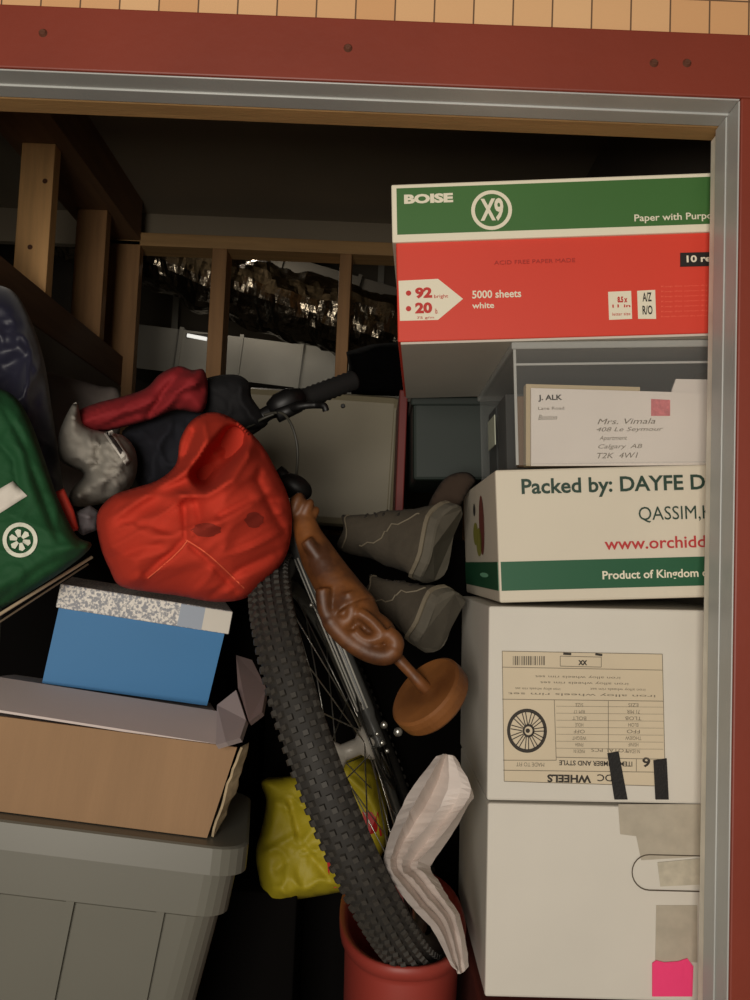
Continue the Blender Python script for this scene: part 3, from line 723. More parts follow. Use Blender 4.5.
# boxes that carry the clothes, coloured near-black to give the deep shade there
bm = bmesh.new(); bx(bm, -.70, -.2, 1.72, 2.06, 0, .95, .004); tag(obj('moving_box', bm, mat('shade_black_box', (10, 8, 7), .95, spec=.1), loc=(-.45, 1.9, 0)), 'box coloured dark as shade under the heap of clothes', 'box')
bm = bmesh.new(); bx(bm, -.19, .33, 1.72, 2.45, 0, .90, .004); tag(obj('moving_box', bm, mat('shade_black_box', (10, 8, 7), .95, spec=.1), loc=(.1, 2.0, 0)), 'box coloured dark as shade behind the bicycle wheel and boots', 'box')

# ---------------------------------------------------------------- clothes and bags at left
M_navy = mat('navy_nylon', (30, 30, 50), .5, sheen=.2)
coat = cloth('navy_coat', [(-60, 280), (-10, 284), (14, 292), (30, 318), (44, 360), (52, 410), (58, 450), (64, 490), (72, 512), (70, 530), (50, 535), (20, 500), (-60, 480)], 1.42, .07, M_navy, folds=.016, fscale=9, seed=1, edge=20)
tag(coat, 'shiny navy blue coat heaped at the left edge', 'coat')
M_bag = mat('green_bag_fabric', (16, 74, 36), .8, bump=.15, bscale=220)
bag = cloth('shopping_bag', [(-60, 370), (-8, 386), (14, 396), (30, 420), (44, 458), (58, 498), (76, 535), (92, 545), (70, 566), (30, 592), (-10, 614), (-60, 630)], lambda x, y: 1.20 + (545 - y) * .0002, .06, M_bag, folds=.005, fscale=9, seed=2, edge=22,
            creases=(([(14, 396), (30, 430), (48, 480), (76, 537)], -.006, 4), ([(0, 400), (22, 440), (40, 490), (60, 540)], .012, 6), ([(-10, 430), (14, 460), (20, 500)], .010, 5), ([(0, 600), (40, 570), (80, 550)], .010, 6)))
tag(bag, 'green reusable shopping bag with a white label and round emblem', 'bag')
def fbag(px, py, off=.0):      # a point on the bag's front
    o = bag.location; dg = bpy.context.evaluated_depsgraph_get()
    d = ray(px, py); hit, loc, nrm, idx = bag.ray_cast(CAM - o, d.normalized())
    return (loc if hit else P(px, py, 1.15) - o) - d.normalized() * off
bpy.context.view_layer.update()
def patch(name, pix, m, par, off=.002, th=.0015, fn=fbag):
    bm = bmesh.new(); a = [bm.verts.new(fn(x, y, off + th)) for x, y in pix]; b = [bm.verts.new(fn(x, y, off)) for x, y in pix]; n = len(a)
    bmesh.ops.triangulate(bm, faces=[bm.faces.new(a), bm.faces.new(b[::-1])])
    for i in range(n): bm.faces.new((a[i], b[i], b[(i + 1) % n], a[(i + 1) % n]))
    return obj(name, bm, m, par)
def quad_patch(name, q, m, par, fn, off=.003, nu=8, nv=4):
    bm = bmesh.new(); G = []
    for i in range(nu + 1):
        for_row = []
        for j in range(nv + 1):
            u_, v_ = i / nu, j / nv
            x = (1 - u_) * ((1 - v_) * q[0][0] + v_ * q[3][0]) + u_ * ((1 - v_) * q[1][0] + v_ * q[2][0]); y = (1 - u_) * ((1 - v_) * q[0][1] + v_ * q[3][1]) + u_ * ((1 - v_) * q[1][1] + v_ * q[2][1])
            for_row.append(bm.verts.new(fn(x, y, off)))
        G.append(for_row)
    for i in range(nu):
        for j in range(nv): bm.faces.new((G[i][j], G[i + 1][j], G[i + 1][j + 1], G[i][j + 1]))
    o = obj(name, bm, m, par, smooth=True); md = o.modifiers.new('thickness', 'SOLIDIFY'); md.thickness = .001; return o
quad_patch('white_label', [(-30, 532), (27, 496), (13, 481), (-30, 506)], mat('bag_label', (216, 208, 196), .7), bag, fbag)
bm = bmesh.new()
def bring(bm, cx, cy, r0, r1, n=28, a0=0, a1=2 * math.pi, off=.003):
    A = [bm.verts.new(fbag(cx + r0 * math.cos(a0 + (a1 - a0) * k / n), cy + r0 * math.sin(a0 + (a1 - a0) * k / n), off)) for k in range(n + 1)]
    B = [bm.verts.new(fbag(cx + r1 * math.cos(a0 + (a1 - a0) * k / n), cy + r1 * math.sin(a0 + (a1 - a0) * k / n), off)) for k in range(n + 1)]
    for k in range(n): bm.faces.new((A[k], A[k + 1], B[k + 1], B[k]))
bring(bm, 20, 540, 13.5, 17.5)
for k in range(6):
    a = k * math.pi / 3 + .3; c1 = (20 + 7 * math.cos(a), 540 + 7 * math.sin(a)); p = []
    for l, w in ((-4, 1.5), (2.5, 3.2), (4.2, 0), (2.5, -3.2), (-4, -1.5)): p.append((c1[0] + l * math.cos(a) - w * math.sin(a), c1[1] + l * math.sin(a) + w * math.cos(a)))
    bm.faces.new([bm.verts.new(fbag(x, y, .003)) for x, y in p])
obj('round_emblem', bm, mat('emblem_cream', (222, 222, 204), .7), bag)
# thin pale rod under the bag
bm = bmesh.new(); a, b = P(-40, 639, 1.13), P(92, 557, 1.27); tube(bm, [a, b], .0022, 8); tag(obj('thin_rod', bm, mat('rod', (190, 170, 140), .5), loc=a), 'thin pale rod sloping under the green bag', 'rod')
bm = bmesh.new(); a, b = P(-40, 648, 1.14), P(88, 564, 1.28); tube(bm, [a, b], .0014, 8); tag(obj('thin_cane', bm, mat('cane', (120, 104, 84), .5), loc=a), 'thinner darker cane just below the pale rod', 'rod')
# red strap
tag(cloth('red_strap', [(51, 494), (64, 488), (74, 510), (79, 530), (66, 533), (58, 515)], 1.24, .008, mat('red_webbing', (216, 64, 46), .7), edge=2.5, folds=.001, seed=5, step=2, smooth_out=False), 'short bright red strap between the green bag and grey shirt', 'strap')
tag(cloth('small_grey_bundle', [(76, 512), (90, 505), (100, 512), (97, 530), (82, 536), (75, 528)], 1.27, .02, mat('dim_grey_knit', (104, 98, 100), .9), edge=8, folds=.010, fscale=26, seed=6, step=2, smooth_out=False), 'small dim grey cloth bundle under the grey shirt', 'cloth')
M_gcloth = mat('grey_cotton', (152, 146, 136), .85, bump=.1, bscale=200)
sh = cloth('grey_shirt', [(58, 440), (64, 420), (76, 402), (84, 425), (104, 432), (124, 436), (136, 452), (136, 476), (124, 494), (100, 504), (74, 506), (70, 492), (84, 474), (62, 462)], 1.40, .06, M_gcloth, folds=.018, fscale=18, seed=7, edge=14,
           creases=(([(86, 474), (98, 464), (100, 440)], .02, 4), ([(80, 498), (104, 476), (112, 450)], -.012, 8)))
tag(sh, 'crumpled light grey shirt below the dark red jacket', 'shirt')
def fsurf(o_):
    def f(px, py, off=.0):
        d = ray(px, py).normalized(); hit, loc, nrm, idx = o_.ray_cast(CAM - o_.location, d)
        return (loc if hit else P(px, py, 1.3) - o_.location) - d * off
    return f
bpy.context.view_layer.update()
fs_ = fsurf(sh)
quad_patch('white_stripe', [(104, 434), (126, 466), (131, 460), (112, 430)], mat('white_stripe', (206, 200, 190), .8), sh, fs_, .002)
quad_patch('dark_stripe', [(107, 435), (121, 455), (123, 452), (110, 433)], mat('dark_stripe', (60, 54, 52), .8), sh, fs_, .004)
tag(cloth('navy_sweater', [(122, 432), (150, 418), (200, 408), (220, 430), (210, 460), (185, 478), (150, 492), (136, 480), (134, 455)], 1.50, .05, mat('dark_navy_knit', (20, 21, 30), .9), folds=.012, seed=8, edge=20), 'dark navy sweater between the dark red jacket and orange bag', 'sweater')
M_maroon = mat('dark_red_fabric', (146, 28, 34), .85)
tag(cloth('dark_red_jacket', [(72, 424), (80, 410), (100, 402), (124, 396), (146, 388), (160, 374), (178, 366), (192, 370), (204, 370), (208, 390), (202, 412), (176, 410), (150, 420), (120, 428), (92, 434), (76, 434)], 1.44, .04, M_maroon, folds=.012, fscale=15, fdir=-.5, seed=9, edge=14,
      creases=(([(148, 418), (165, 390), (184, 368)], .022, 4), ([(156, 420), (178, 392), (198, 372)], -.014, 4), ([(172, 411), (190, 393), (205, 388)], .016, 3.5), ([(78, 424), (120, 408), (150, 396)], -.01, 7), ([(86, 432), (130, 417), (150, 412)], .008, 3))), 'folded dark red jacket on top of the clothes heap', 'jacket')
tag(cloth('black_hood', [(202, 384), (214, 376), (238, 375), (250, 384), (252, 398), (268, 424), (240, 432), (214, 424), (204, 410)], 1.50, .04, mat('black_hood', (14, 13, 16), .85), folds=.008, seed=10, edge=12), 'black cloth bundle right of the dark red jacket', 'cloth')
tag(cloth('grey_blanket', [(40, 372), (70, 378), (100, 386), (120, 392), (118, 440), (90, 490), (60, 505), (44, 460), (40, 400)], 1.76, .03, mat('dim_grey_blanket', (120, 110, 104), .9), folds=.004, seed=11, edge=14), 'dim grey blanket behind the grey shirt', 'blanket')

# orange-red drawstring bag
M_or = mat('orange_red_nylon', (192, 58, 40), .85, bump=.1, bscale=90, spec=.2)
orp = [(180, 440), (192, 420), (212, 412), (232, 418), (250, 432), (264, 448), (276, 470), (288, 496), (292, 525), (286, 556), (268, 580), (246, 598), (215, 602), (180, 596), (150, 592), (120, 586), (110, 570), (100, 545), (97, 515), (112, 496), (134, 488), (158, 480), (176, 464)]
orange = cloth('orange_bag', orp, lambda x, y: 1.26 + (x - 190) * .0002 + max(0, 480 - y) * .0006, .12, M_or, folds=.010, fscale=9, fdir=-.55, seed=12, edge=62, back=.25, step=2.4,
    creases=(([(206, 474), (219, 458), (234, 440)], .13, 14), ([(150, 486), (176, 478), (196, 462), (206, 440), (204, 426)], -.022, 5), ([(244, 436), (248, 456), (232, 480), (206, 496), (180, 496)], -.030, 6), ([(108, 500), (140, 496), (180, 497)], -.012, 7),
             ([(168, 470), (186, 452), (194, 432)], .030, 6), ([(146, 574), (168, 556), (186, 538), (184, 505)], .016, 4), ([(186, 538), (220, 522), (262, 498)], -.014, 7), ([(190, 545), (214, 566), (236, 590)], .012, 4), ([(220, 516), (250, 500), (276, 500)], .014, 5),
             ([(196, 500), (200, 520), (196, 536)], .012, 5), ([(262, 452), (258, 480), (272, 510), (284, 530)], .014, 5), ([(120, 520), (150, 526), (184, 536)], .010, 6), ([(212, 596), (240, 570), (276, 552)], .012, 5), ([(110, 560), (140, 548), (160, 545)], .010, 5)))
tag(orange, 'large crumpled orange-red fabric bag slumped over the shoe box', 'bag')
bpy.context.view_layer.update()
fo = fsurf(orange)
M_stain = mat('brownish_patch', (138, 44, 32), .85, spec=.2)
for cx, cy, rx, ry in ((206, 530, 14, 7), (254, 520, 9, 8)):
    bm = bmesh.new(); RR = [[bm.verts.new(fo(cx + rx * t * math.cos(k * math.pi / 9) * (1 + .15 * math.sin(k * 2.3)), cy + ry * t * math.sin(k * math.pi / 9), .0015)) for k in range(18)] for t in (.25, .5, .75, 1)]
    bm.faces.new(RR[0])
    for a_, b_ in zip(RR, RR[1:]):
        for k in range(18): bm.faces.new((a_[k], b_[k], b_[(k + 1) % 18], a_[(k + 1) % 18]))
    obj('brown_patch', bm, M_stain, orange, smooth=True)
bm = bmesh.new(); pts = [fo(x, y, .0015) for x, y in smooth_poly([(186, 540), (210, 556), (246, 590), (210, 557)], 6)[:12]]
tube(bm, pts, .0009, 6); obj('seam', bm, mat('seam', (236, 104, 70), .7), orange)
bm = bmesh.new(); pts = [fo(x, y, .0015) for x, y in [(188, 540), (182, 548), (172, 558), (158, 570), (148, 578)]]
tube(bm, pts, .0009, 6); obj('seam', bm, MATS['seam'], orange)

# ---------------------------------------------------------------- bicycle
C = Vector((-.0212, 1.3940, .5652)); NW = Vector((.9062, -.0556, .4192)).normalized(); RW = .30
UPW = (Vector((0, 0, 1)) - NW * NW.z).normalized(); FWW = NW.cross(UPW)     # in-plane axes
bike = empty('bicycle', (C.x, C.y, C.z - RW)); tag(bike, 'bicycle standing with its knobbly front wheel in the red tub', 'bicycle')
def W_(r, a, n=0): return C + (UPW * math.cos(a) + FWW * math.sin(a)) * r + NW * n
def bpart(name, bm, m, smooth=True, par=None):
    bmesh.ops.translate(bm, vec=-Vector(bike.location), verts=bm.verts); return obj(name, bm, m, par or bike, smooth)
M_rub = mat('tyre_rubber', (44, 41, 37), .75, var=.3, vscale=60)
bm = bmesh.new(); n = 120; prof = [(math.cos(a) * .025, math.sin(a) * .029) for a in [R_(k) for k in range(-140, 141, 20)]]
rings = [[bm.verts.new(W_(RW - .004 + pc, 2 * math.pi * i / n, ps)) for pc, ps in prof] for i in range(n)]
for i in range(n):
    a, b = rings[i], rings[(i + 1) % n]
    for k in range(len(prof) - 1): bm.faces.new((a[k], a[k + 1], b[k + 1], b[k]))
tyre = bpart('tyre', bm, M_rub)
bm = bmesh.new(); nk = 128
for i in range(nk):
    for row, ang in enumerate((-62, -33, -11, 11, 33, 62)):
        a = 2 * math.pi * (i + (.5 if row % 2 else 0)) / nk; th = R_(ang)
        ctr = lambda rr, da, dt: W_(RW - .004 + math.cos(th + dt) * (.026 + rr), a + da, math.sin(th + dt) * (.030 + rr))
        wd, dt = (.0075, .12) if row in (2, 3) else (.0075, .13)
        dd = wd / 2 / RW * (1.1 if row in (0, 5) else .95)
        lo = [bm.verts.new(ctr(-.002, sx * dd, sy * dt)) for sx, sy in ((-1, -1), (1, -1), (1, 1), (-1, 1))]
        hi = [bm.verts.new(ctr(.0033, sx * dd * .8, sy * dt * .8)) for sx, sy in ((-1, -1), (1, -1), (1, 1), (-1, 1))]
        bm.faces.new(hi)
        for k in range(4): bm.faces.new((lo[k], lo[(k + 1) % 4], hi[(k + 1) % 4], hi[k]))
kn = bpart('tread', bm, mat('tread_rubber', (60, 56, 50), .65, var=.3, vscale=70), False, tyre)
M_rim = mat('rim_alloy', (150, 148, 140), .35, .7)
bm = bmesh.new(); n = 96; prof = [(-.018, -.008), (-.030, -.006), (-.032, 0), (-.030, .006), (-.018, .008), (-.014, .012), (-.016, 0), (-.014, -.012)]
rings = [[bm.verts.new(W_(RW - .012 + pr, 2 * math.pi * i / n, pn)) for pr, pn in prof] for i in range(n)]
for i in range(n):
    a, b = rings[i], rings[(i + 1) % n]
    for k in range(len(prof)): bm.faces.new((a[k], a[(k + 1) % len(prof)], b[(k + 1) % len(prof)], b[k]))
bpart('rim', bm, M_rim)
M_steel = mat('spoke_steel', (190, 188, 180), .3, .9)
for i in range(28):
    a = 2 * math.pi * i / 28; sd = 1 if i % 2 else -1; cross = .75 if (i // 2) % 2 else -.75
    bm = bmesh.new(); tube(bm, [W_(.022, a + cross, sd * .027), W_(RW - .040, a, 0)], .0011, 6); bpart('spoke', bm, M_steel)
bm = bmesh.new(); tube(bm, [C - NW * .05, C - NW * .034, C - NW * .030, C - NW * .024, C - NW * .012, C + NW * .012, C + NW * .024, C + NW * .030, C + NW * .034, C + NW * .05], [.008, .009, .026, .026, .013, .013, .026, .026, .009, .008], 20); bpart('hub', bm, mat('hub_alloy', (214, 208, 196), .4, .1))
bm = bmesh.new(); q = C - NW * .062; tube(bm, [q + NW * .01, q, q - NW * .006], [.009, .011, .008], 12); tube(bm, spline([q, q - NW * .012 - UPW * .012 + FWW * .004, q - NW * .016 - UPW * .05 + FWW * .01]), .0048, 8); bpart('quick_release_lever', bm, mat('lever_white', (220, 216, 206), .4))
# disc rotor and bolts on the far side
bm = bmesh.new(); n = 48
ra = [[bm.verts.new(W_(r, 2 * math.pi * i / n, h)) for i in range(n)] for r, h in ((.078, .040), (.062, .040), (.062, .042), (.078, .042))]
for k in range(4):
    for i in range(n): bm.faces.new((ra[k][i], ra[k][(i + 1) % n], ra[(k + 1) % 4][(i + 1) % n], ra[(k + 1) % 4][i]))
for i in range(6): tube(bm, [W_(.02, i * 1.047, .041), W_(.064, i * 1.047 + .25, .041)], .0025, 6)
bpart('brake_rotor', bm, mat('rotor_steel', (90, 88, 84), .3, .9))
# fork
M_fork = mat('fork_grey', (84, 84, 82), .35, .3)
for sd in (-1, 1):
    bm = bmesh.new(); n0 = NW * (.044 * sd)
    tube(bm, spline([C + n0 + UPW * -.012, C + n0 + UPW * .03, C + n0 + UPW * .2, C + n0 * .95 + UPW * .34, C + n0 * .7 + UPW * .372]), [.010] * 9 + [.013] * 8 + [.017] * 16, 16)
    fk = bpart('fork_leg', bm, M_fork)
    if sd == 1:
        ev = Vector((0, -1, 0)); ev = (ev - UPW * ev.dot(UPW)).normalized(); es = UPW.cross(ev); es = es if es.x < 0 else -es
        for k in range(4):
            bm = bmesh.new(); an = -.3 + k * .42; e1 = ev * math.cos(an) + es * math.sin(an)
            tube(bm, [C + n0 + UPW * .05 + e1 * .0138, C + n0 + UPW * .30 + e1 * .0172], .0016, 6); bpart('reflection_stripe', bm, mat('stripe_reflection', (210, 208, 198), .4), True, fk)  # pale lines stand in for reflections along the fork leg
bm = bmesh.new(); tube(bm, [C + UPW * .372 - NW * .05, C + UPW * .372 + NW * .05], .018, 14); tube(bm, [C + UPW * .37, C + UPW * .37 + UPW * .13 + FWW * .0], .017, 14); bpart('steerer', bm, M_fork)
S0 = P(240, 440, 1.52); hb0 = P(236, 436, 1.50); hb1 = P(268, 413, 1.50); hb2 = P(352, 381, 1.58)
crown = C + UPW * .5
bm = bmesh.new(); tube(bm, spline([crown, crown.lerp(S0, .6) + Vector((0, 0, .01)), S0]), .016, 12); bpart('stem', bm, M_black)
M_bar = mat('black_bar', (14, 13, 13), .5)
bm = bmesh.new(); tube(bm, spline([P(205, 452, 1.5), hb0, P(256, 424, 1.5), hb1, P(300, 400, 1.53)]), .0125, 12); bpart('handlebar', bm, M_bar)
bm = bmesh.new(); a, b = P(298, 401, 1.53), P(354, 380, 1.59); nn = 22
tube(bm, [a.lerp(b, k / nn) for k in range(nn + 1)], [.0185 if k % 2 else .0165 for k in range(nn + 1)], 14); bpart('grip', bm, mat('grip_rubber', (20, 19, 18), .8))
bm = bmesh.new(); tube(bm, [P(270, 411, 1.49), P(279, 406, 1.49), P(290, 400, 1.49), P(301, 396, 1.50)], [.014, .021, .021, .014], 14); tube(bm, [P(277, 416, 1.47), P(300, 406, 1.48)], [.012, .010], 10)
bpart('shifter_clamp', bm, M_bar)
bm = bmesh.new(); tube(bm, spline([P(286, 410, 1.48), P(302, 406, 1.46), P(316, 405, 1.46), P(324, 406, 1.45), P(326, 411, 1.45)]), [.0075] * 8 + [.006] * 17 + [.0055] * 8, 10); bpart('brake_lever', bm, M_bar)
bm = bmesh.new(); tube(bm, spline([P(264, 415, 1.47), P(281, 413, 1.46), P(291, 424, 1.45), P(297, 445, 1.45), P(297, 468, 1.46), P(294, 486, 1.48)]), .0024, 8)
tube(bm, spline([P(274, 414, 1.46), P(262, 419, 1.46), P(250, 426, 1.47), P(240, 430, 1.49)]), .0024, 8); bpart('brake_cable', bm, mat('cable', (60, 58, 50), .5))
# lamp-like black fitting where the cable ends
bm = bmesh.new(); ellipsoid(bm, P(295, 487, 1.46), (Vector((1, 0, -.5)).normalized(), Vector((0, 1, 0)), Vector((.5, 0, 1)).normalized()), (.030, .026, .020)); tube(bm, [P(278, 470, 1.46), P(292, 484, 1.46)], .010, 10); bpart('black_fitting', bm, M_bar)
for px, py, y, r in ((311, 605, 1.36, .0036), (319, 611, 1.36, .0045), (384, 725, 1.34, .0055), (398, 732, 1.33, .0068), (377, 734, 1.34, .0035), (382, 743, 1.34, .0042), (387, 751, 1.34, .0035)):
    bm = bmesh.new(); ellipsoid(bm, P(px, py, y), (Vector((1, 0, 0)), Vector((0, 1, 0)), Vector((0, 0, 1))), (r, r * .7, r), 10); bpart('chrome_bolt', bm, M_steel)

# ---------------------------------------------------------------- red tub
M_tub = mat('red_tub_plastic', (150, 56, 46), .5)
TC = Vector((.064, 1.36, 0)); 
bm = bmesh.new()
def oval(rx, ry, z, n=48): return [(rx * math.copysign(abs(math.cos(a)) ** .85, math.cos(a)), ry * math.copysign(abs(math.sin(a)) ** .85, math.sin(a)), z) for a in [2 * math.pi * k / n for k in range(n)]]
ZT = .345
loft(bm, [oval(.075, .155, 0), oval(.082, .177, ZT - .03), oval(.082, .177, ZT - .02), oval(.090, .190, ZT - .018), oval(.091, .192, ZT - .002), oval(.088, .189, ZT), oval(.080, .176, ZT - .004), oval(.078, .174, ZT - .02), oval(.070, .150, .006)], True, True)
tub = obj('red_tub', bm, M_tub, smooth=True); tub.location = TC; tag(tub, 'dull red plastic tub holding the bicycle wheel', 'tub')

# ---------------------------------------------------------------- carved wooden figure on a base
M_carv = mat('carved_wood', (138, 84, 40), .5, c2=(74, 42, 20), vscale=16, bump=.3, bscale=45)
fig = empty('carved_figure', P(425, 700, 1.22)); tag(fig, 'carved brown wooden figure tilted head-down on a peg and round base', 'figurine')
def V3(px, py, y): return P(px, py, y) - Vector(fig.location)
bm = bmesh.new(); Y0 = 1.27
def lump(px, py, y, rx, ry, ang, rd=None):
    a = R_(ang); ex = Vector((math.cos(a), 0, -math.sin(a))); ez = Vector((math.sin(a), 0, math.cos(a))); s = y / FPX
    ellipsoid(bm, V3(px, py, y), (ex, Vector((0, 1, 0)), ez), (rx * s, (rd or min(rx, ry)) * s, ry * s), 20)
pth = [(297, 497), (302, 515), (308, 535), (318, 556), (330, 576), (342, 594), (352, 612)]
rr = [8, 11, 14, 18, 20, 22, 26]
tube(bm, [V3(x, y, Y0 + .05 - i * .01) for i, (x, y) in enumerate(pth)], [r * 1.3 / FPX for r in rr], 20)
lump(296, 505, Y0 + .03, 7, 14, 20); lump(306, 510, Y0 + .03, 6, 13, 25); lump(311, 516, Y0 + .04, 6, 12, 35)
lump(352, 612, Y0, 30, 25, 42, 26); lump(374, 634, Y0, 26, 21, 40, 24); lump(340, 620, Y0, 18, 17, 40, 20)
# folded-arm ridge round the lower edge
arm = spline([(323, 588, 0), (326, 612, 0), (344, 636, 0), (368, 652, 0), (388, 655, 0), (396, 643, 0), (386, 632, 0)], 6)
tube(bm, [V3(p.x, p.y, Y0 - .030) for p in arm], [.011] * 8 + [.014] * 20 + [.012] * (len(arm) - 28), 14)
tube(bm, [V3(p.x, p.y, Y0 - .032) for p in spline([(348, 592, 0), (352, 610, 0), (346, 622, 0), (330, 616, 0)], 6)], .009, 12)
tube(bm, [V3(p.x, p.y, Y0 - .034) for p in spline([(358, 612, 0), (372, 622, 0), (382, 636, 0), (366, 640, 0), (354, 630, 0)], 6)], .0085, 12)
tube(bm, [V3(p.x, p.y, Y0 - .0) for p in spline([(306, 540, 0), (322, 562, 0), (342, 582, 0), (354, 598, 0)], 6)], [.010] * 6 + [.013] * 12 + [.013], 12)
body = obj('carved_body', bm, M_carv, fig, smooth=True)
rm = body.modifiers.new('remesh', 'REMESH'); rm.mode = 'VOXEL'; rm.voxel_size = .0026; rm.use_smooth_shade = True
sm_ = body.modifiers.new('smooth', 'SMOOTH'); sm_.factor = .6; sm_.iterations = 3
bm = bmesh.new(); a, b = V3(390, 650, Y0), V3(428, 691, 1.25); tube(bm, [a, a.lerp(b, .3), a.lerp(b, .6), b], [.010, .0082, .0078, .0095], 14); obj('peg', bm, M_carv, fig, smooth=True)
# round base: disc whose axis follows the peg, tipped toward the viewer
ax = (P(428, 691, 1.25) - P(395, 655, 1.27)).normalized(); ax = (ax + Vector((0, .72, 0))).normalized()
e1 = ax.cross(Vector((.3, -1, .2))).normalized(); e2 = ax.cross(e1)
bm = bmesh.new(); c0 = V3(424, 690, 1.25) ; n = 48; rb = .0575
def disc(r, h): return [tuple(c0 + ax * h + (e1 * math.cos(2 * math.pi * k / n) + e2 * math.sin(2 * math.pi * k / n)) * r) for k in range(n)]
loft(bm, [disc(.010, 0), disc(rb - .004, .0), disc(rb, .003), disc(rb + .001, .012), disc(rb, .024), disc(rb - .003, .028), disc(.01, .028)]); obj('round_base', bm, mat('base_wood', (142, 90, 46), .45, c2=(96, 56, 26), vscale=10, bump=.2, bscale=40), fig, smooth=False)

# ---------------------------------------------------------------- boots
M_suede = mat('grey_suede', (74, 66, 54), .9, var=.25, vscale=20, bump=.3, bscale=120)
M_sole = mat('boot_sole', (96, 90, 78), .8, var=.2, vscale=30)
M_welt = mat('boot_welt', (116, 106, 88), .7)
M_ins = mat('boot_lining', (40, 34, 28), .9)
def boot(cuff, sole_a, sole_b, y0, y1, r_cuff, wide, label, grp='pair of boots'):
    """cuff: pixel centre of the opening; sole_a, sole_b: pixel ends of the sole line (toe, heel)"""
    loc = P(*cuff, y0); e = empty('boot', loc); tag(e, label, 'boot')
    c0 = P(*cuff, y0) - loc; A = P(*sole_a, y1) - loc; B = P(*sole_b, y1 + .01) - loc; c1 = (A + B) / 2
    ax = (c1 - c0); L = ax.length; axn = ax.normalized(); sn = (B - A).normalized()
    thirdd = sn.cross(axn).normalized(); half = (B - A).length / 2
    top_dir = (sn - axn * sn.dot(axn)).normalized()
    bm = bmesh.new(); rings = []; n = 28; steps = 14
    for i in range(steps + 1):
        f = i / steps; c = c0.lerp(c1, f); g = f ** 1.3
        hd = top_dir.lerp(sn, f).normalized(); hl = r_cuff * (1 - g) + half * g; wd = wide * (.72 + .38 * f)
        rings.append([])
        for k in range(n):
            a = 2 * math.pi * k / n; ca, sa = math.cos(a), math.sin(a)
            q = c + hd * hl * math.copysign(abs(ca) ** .9, ca) + thirdd * wd * math.copysign(abs(sa) ** .8, sa) + axn * (.006 * math.sin(3 * a + i))
            q += (q - c).normalized() * .004 * noise.noise(q * 40)
            rings[-1].append(q)
    R = [[bm.verts.new(p) for p in r] for r in rings]
    for p, q in zip(R, R[1:]):
        for k in range(n): bm.faces.new((p[k], p[(k + 1) % n], q[(k + 1) % n], q[k]))
    bm.faces.new(R[-1][::-1])
    inn = [bm.verts.new(c0 + (p - c0) * .82 + axn * .004) for p in rings[0]]; dp = [bm.verts.new(c0 + (p - c0) * .7 + axn * .045) for p in rings[0]]
    for k in range(n):
        bm.faces.new((R[0][k], inn[k], inn[(k + 1) % n], R[0][(k + 1) % n])); bm.faces.new((inn[k], dp[k], dp[(k + 1) % n], inn[(k + 1) % n]))
    bm.faces.new(dp); obj('upper', bm, M_suede, e, smooth=True)
    last = rings[-1]; out = thirdd.cross(sn).normalized(); out = out if out.dot(axn) > 0 else -out
    def rg(s, h): return [tuple(c1 + (p - c1) * s + out * h) for p in last]
    bm = bmesh.new(); loft(bm, [rg(1.0, -.003), rg(1.07, -.002), rg(1.07, .004), rg(1.0, .005)]); obj('welt', bm, M_welt, e, smooth=False)
    bm = bmesh.new(); loft(bm, [rg(1.0, .004), rg(1.05, .006), rg(1.06, .018), rg(1.0, .021)]); obj('sole', bm, M_sole, e, smooth=False)
    # seam and lace lines across the side facing the door
    side = 1 if thirdd.y < 0 else -1
    def sp(f, t):
        i = min(steps - 1, int(f * steps)); k = (n // 4 if side > 0 else 3 * n // 4) + t
        return rings[i][int(k) % n].lerp(rings[i + 1][int(k) % n], f * steps - i) + thirdd * side * .0015
    for pts in ([sp(.06 + .0 * k, k - 5) for k in range(11)], [sp(.3 + .05 * k, -3 + k * .6) for k in range(12)]):
        bm = bmesh.new(); tube(bm, pts, .0013, 6); obj('stitching', bm, M_welt, e)
    bm = bmesh.new()
    for j in range(4): tube(bm, [sp(.2 + j * .13, -6 if side > 0 else 6), sp(.24 + j * .13, -3 if side > 0 else 3)], .0022, 6)
    obj('laces', bm, M_ins, e)
    return e
boot((347, 534), (417, 577), (446, 506), 1.50, 1.44, .030, .045, 'grey-brown suede boot lying on its side, the upper of the two')
boot((372, 590), (412, 642), (450, 590), 1.44, 1.38, .022, .042, 'grey-brown suede boot lying on its side, the lower of the two')
tag(cloth('brown_cloth', [(428, 510), (436, 490), (448, 476), (466, 472), (476, 480), (468, 492), (458, 508), (444, 520)], 1.50, .008, mat('brown_cloth', (58, 44, 33), .95), seed=14, edge=10, folds=.004, step=3), 'brown cloth scrap above the upper boot beside the cream carton', 'cloth')

# ---------------------------------------------------------------- yellow bag and white papers
M_yel = mat('yellow_plastic', (172, 156, 30), .6, bump=.15, bscale=50)
yb = cloth('yellow_bag', [(262, 780), (290, 776), (320, 768), (342, 752), (362, 752), (378, 775), (388, 815), (384, 850), (360, 886), (335, 893), (300, 899), (268, 903), (258, 872), (256, 850), (262, 826), (266, 800)], lambda x, y: 1.56 - (y - 800) * .0003, .04, M_yel, folds=.010, fscale=10, seed=15, edge=14,
   creases=(([(270, 850), (296, 836), (318, 856)], -.010, 4), ([(290, 800), (300, 840), (330, 880)], .010, 5), ([(276, 870), (300, 850)], .008, 4)))
tag(yb, 'crumpled yellow plastic bag with red print behind the tyre', 'bag')
bpy.context.view_layer.update(); fy = fsurf(yb)
patch('red_print', [(326, 852), (336, 850), (346, 860), (350, 886), (334, 888), (328, 872)], mat('bag_red', (176, 30, 30), .5), yb, off=.002, fn=fy)
patch('red_print', [(362, 812), (378, 812), (382, 836), (368, 838)], mat('bag_red', (176, 30, 30), .5), yb, off=.002, fn=fy)
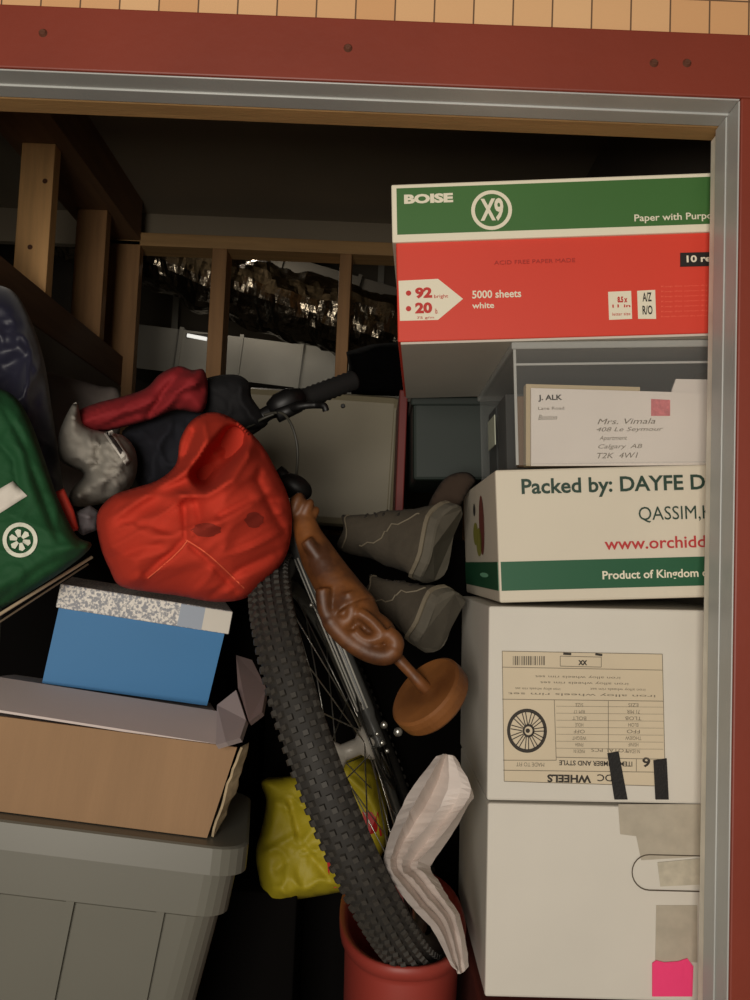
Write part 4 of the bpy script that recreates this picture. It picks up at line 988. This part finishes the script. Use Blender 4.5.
bm = bmesh.new(); bx(bm, -.32, -.10, 1.50, 1.70, 0, .31, .004); tag(obj('plinth_box', bm, mat('shade_black_box', (10, 8, 7), .95, spec=.1), loc=(-.2, 1.6, 0)), 'box coloured dark as shade in the gap behind the yellow bag', 'box')  # near-black colour gives the gap its deep shade

M_shw = mat('white_sheet', (214, 202, 194), .75, var=.05, vscale=8)
LN = [[(437,757),(412,790),(396,822),(386,852),(386,868),(398,888),(414,908),(434,930),(452,965)],
      [(443,754),(424,786),(408,816),(394,848),(391,868),(405,888),(420,906),(440,930),(456,970)],
      [(446,754),(434,790),(414,824),(399,850),(397,868),(410,884),(424,902),(444,926),(458,973)],
      [(449,755),(448,790),(430,822),(409,848),(402,868),(414,880),(428,898),(448,924),(460,973)],
      [(452,756),(461,788),(446,818),(422,848),(410,866),(418,876),(432,894),(452,922),(462,972)],
      [(454,757),(470,789),(459,812),(436,842),(417,864),(425,874),(438,892),(456,920),(465,970)],
      [(456,760),(472,793),(467,805),(451,834),(430,866),(438,882),(446,896),(460,920),(468,966)]]
DP = [[1.150,1.135,1.140,1.130,1.128,1.132,1.135,1.140,1.15],[1.145,1.118,1.112,1.105,1.106,1.108,1.112,1.120,1.145],[1.160,1.165,1.150,1.140,1.136,1.142,1.146,1.150,1.155],
      [1.150,1.135,1.128,1.118,1.114,1.116,1.120,1.128,1.15],[1.152,1.128,1.148,1.150,1.146,1.148,1.150,1.155,1.16],[1.155,1.125,1.120,1.128,1.124,1.126,1.130,1.138,1.155],[1.160,1.140,1.150,1.160,1.164,1.160,1.160,1.160,1.165]]
rowsP = [spline([(q[0], q[1], DP[i][j] * 1000) for j, q in enumerate(l)], 6) for i, l in enumerate(LN)]
bm = bmesh.new(); gr = []
for i, l in enumerate(rowsP): gr.append([bm.verts.new(P(q.x + 1.2 * noise.noise(Vector((i, j * .6, 0))), q.y, q.z / 1000 + .004 * noise.noise(Vector((i * 1.3, j * .35, 4))))) for j, q in enumerate(l)])
for a_, b_ in zip(gr, gr[1:]):
    for j in range(len(a_) - 1): bm.faces.new((a_[j], a_[j + 1], b_[j + 1], b_[j]))
cr = obj('crumpled_paper', bm, M_shw, loc=P(460, 968, 1.155))
md = cr.modifiers.new('thickness', 'SOLIDIFY'); md.thickness = .0015; md.offset = -1
tag(cr, 'crumpled sheet of white paper between the tyre and right stack', 'paper')
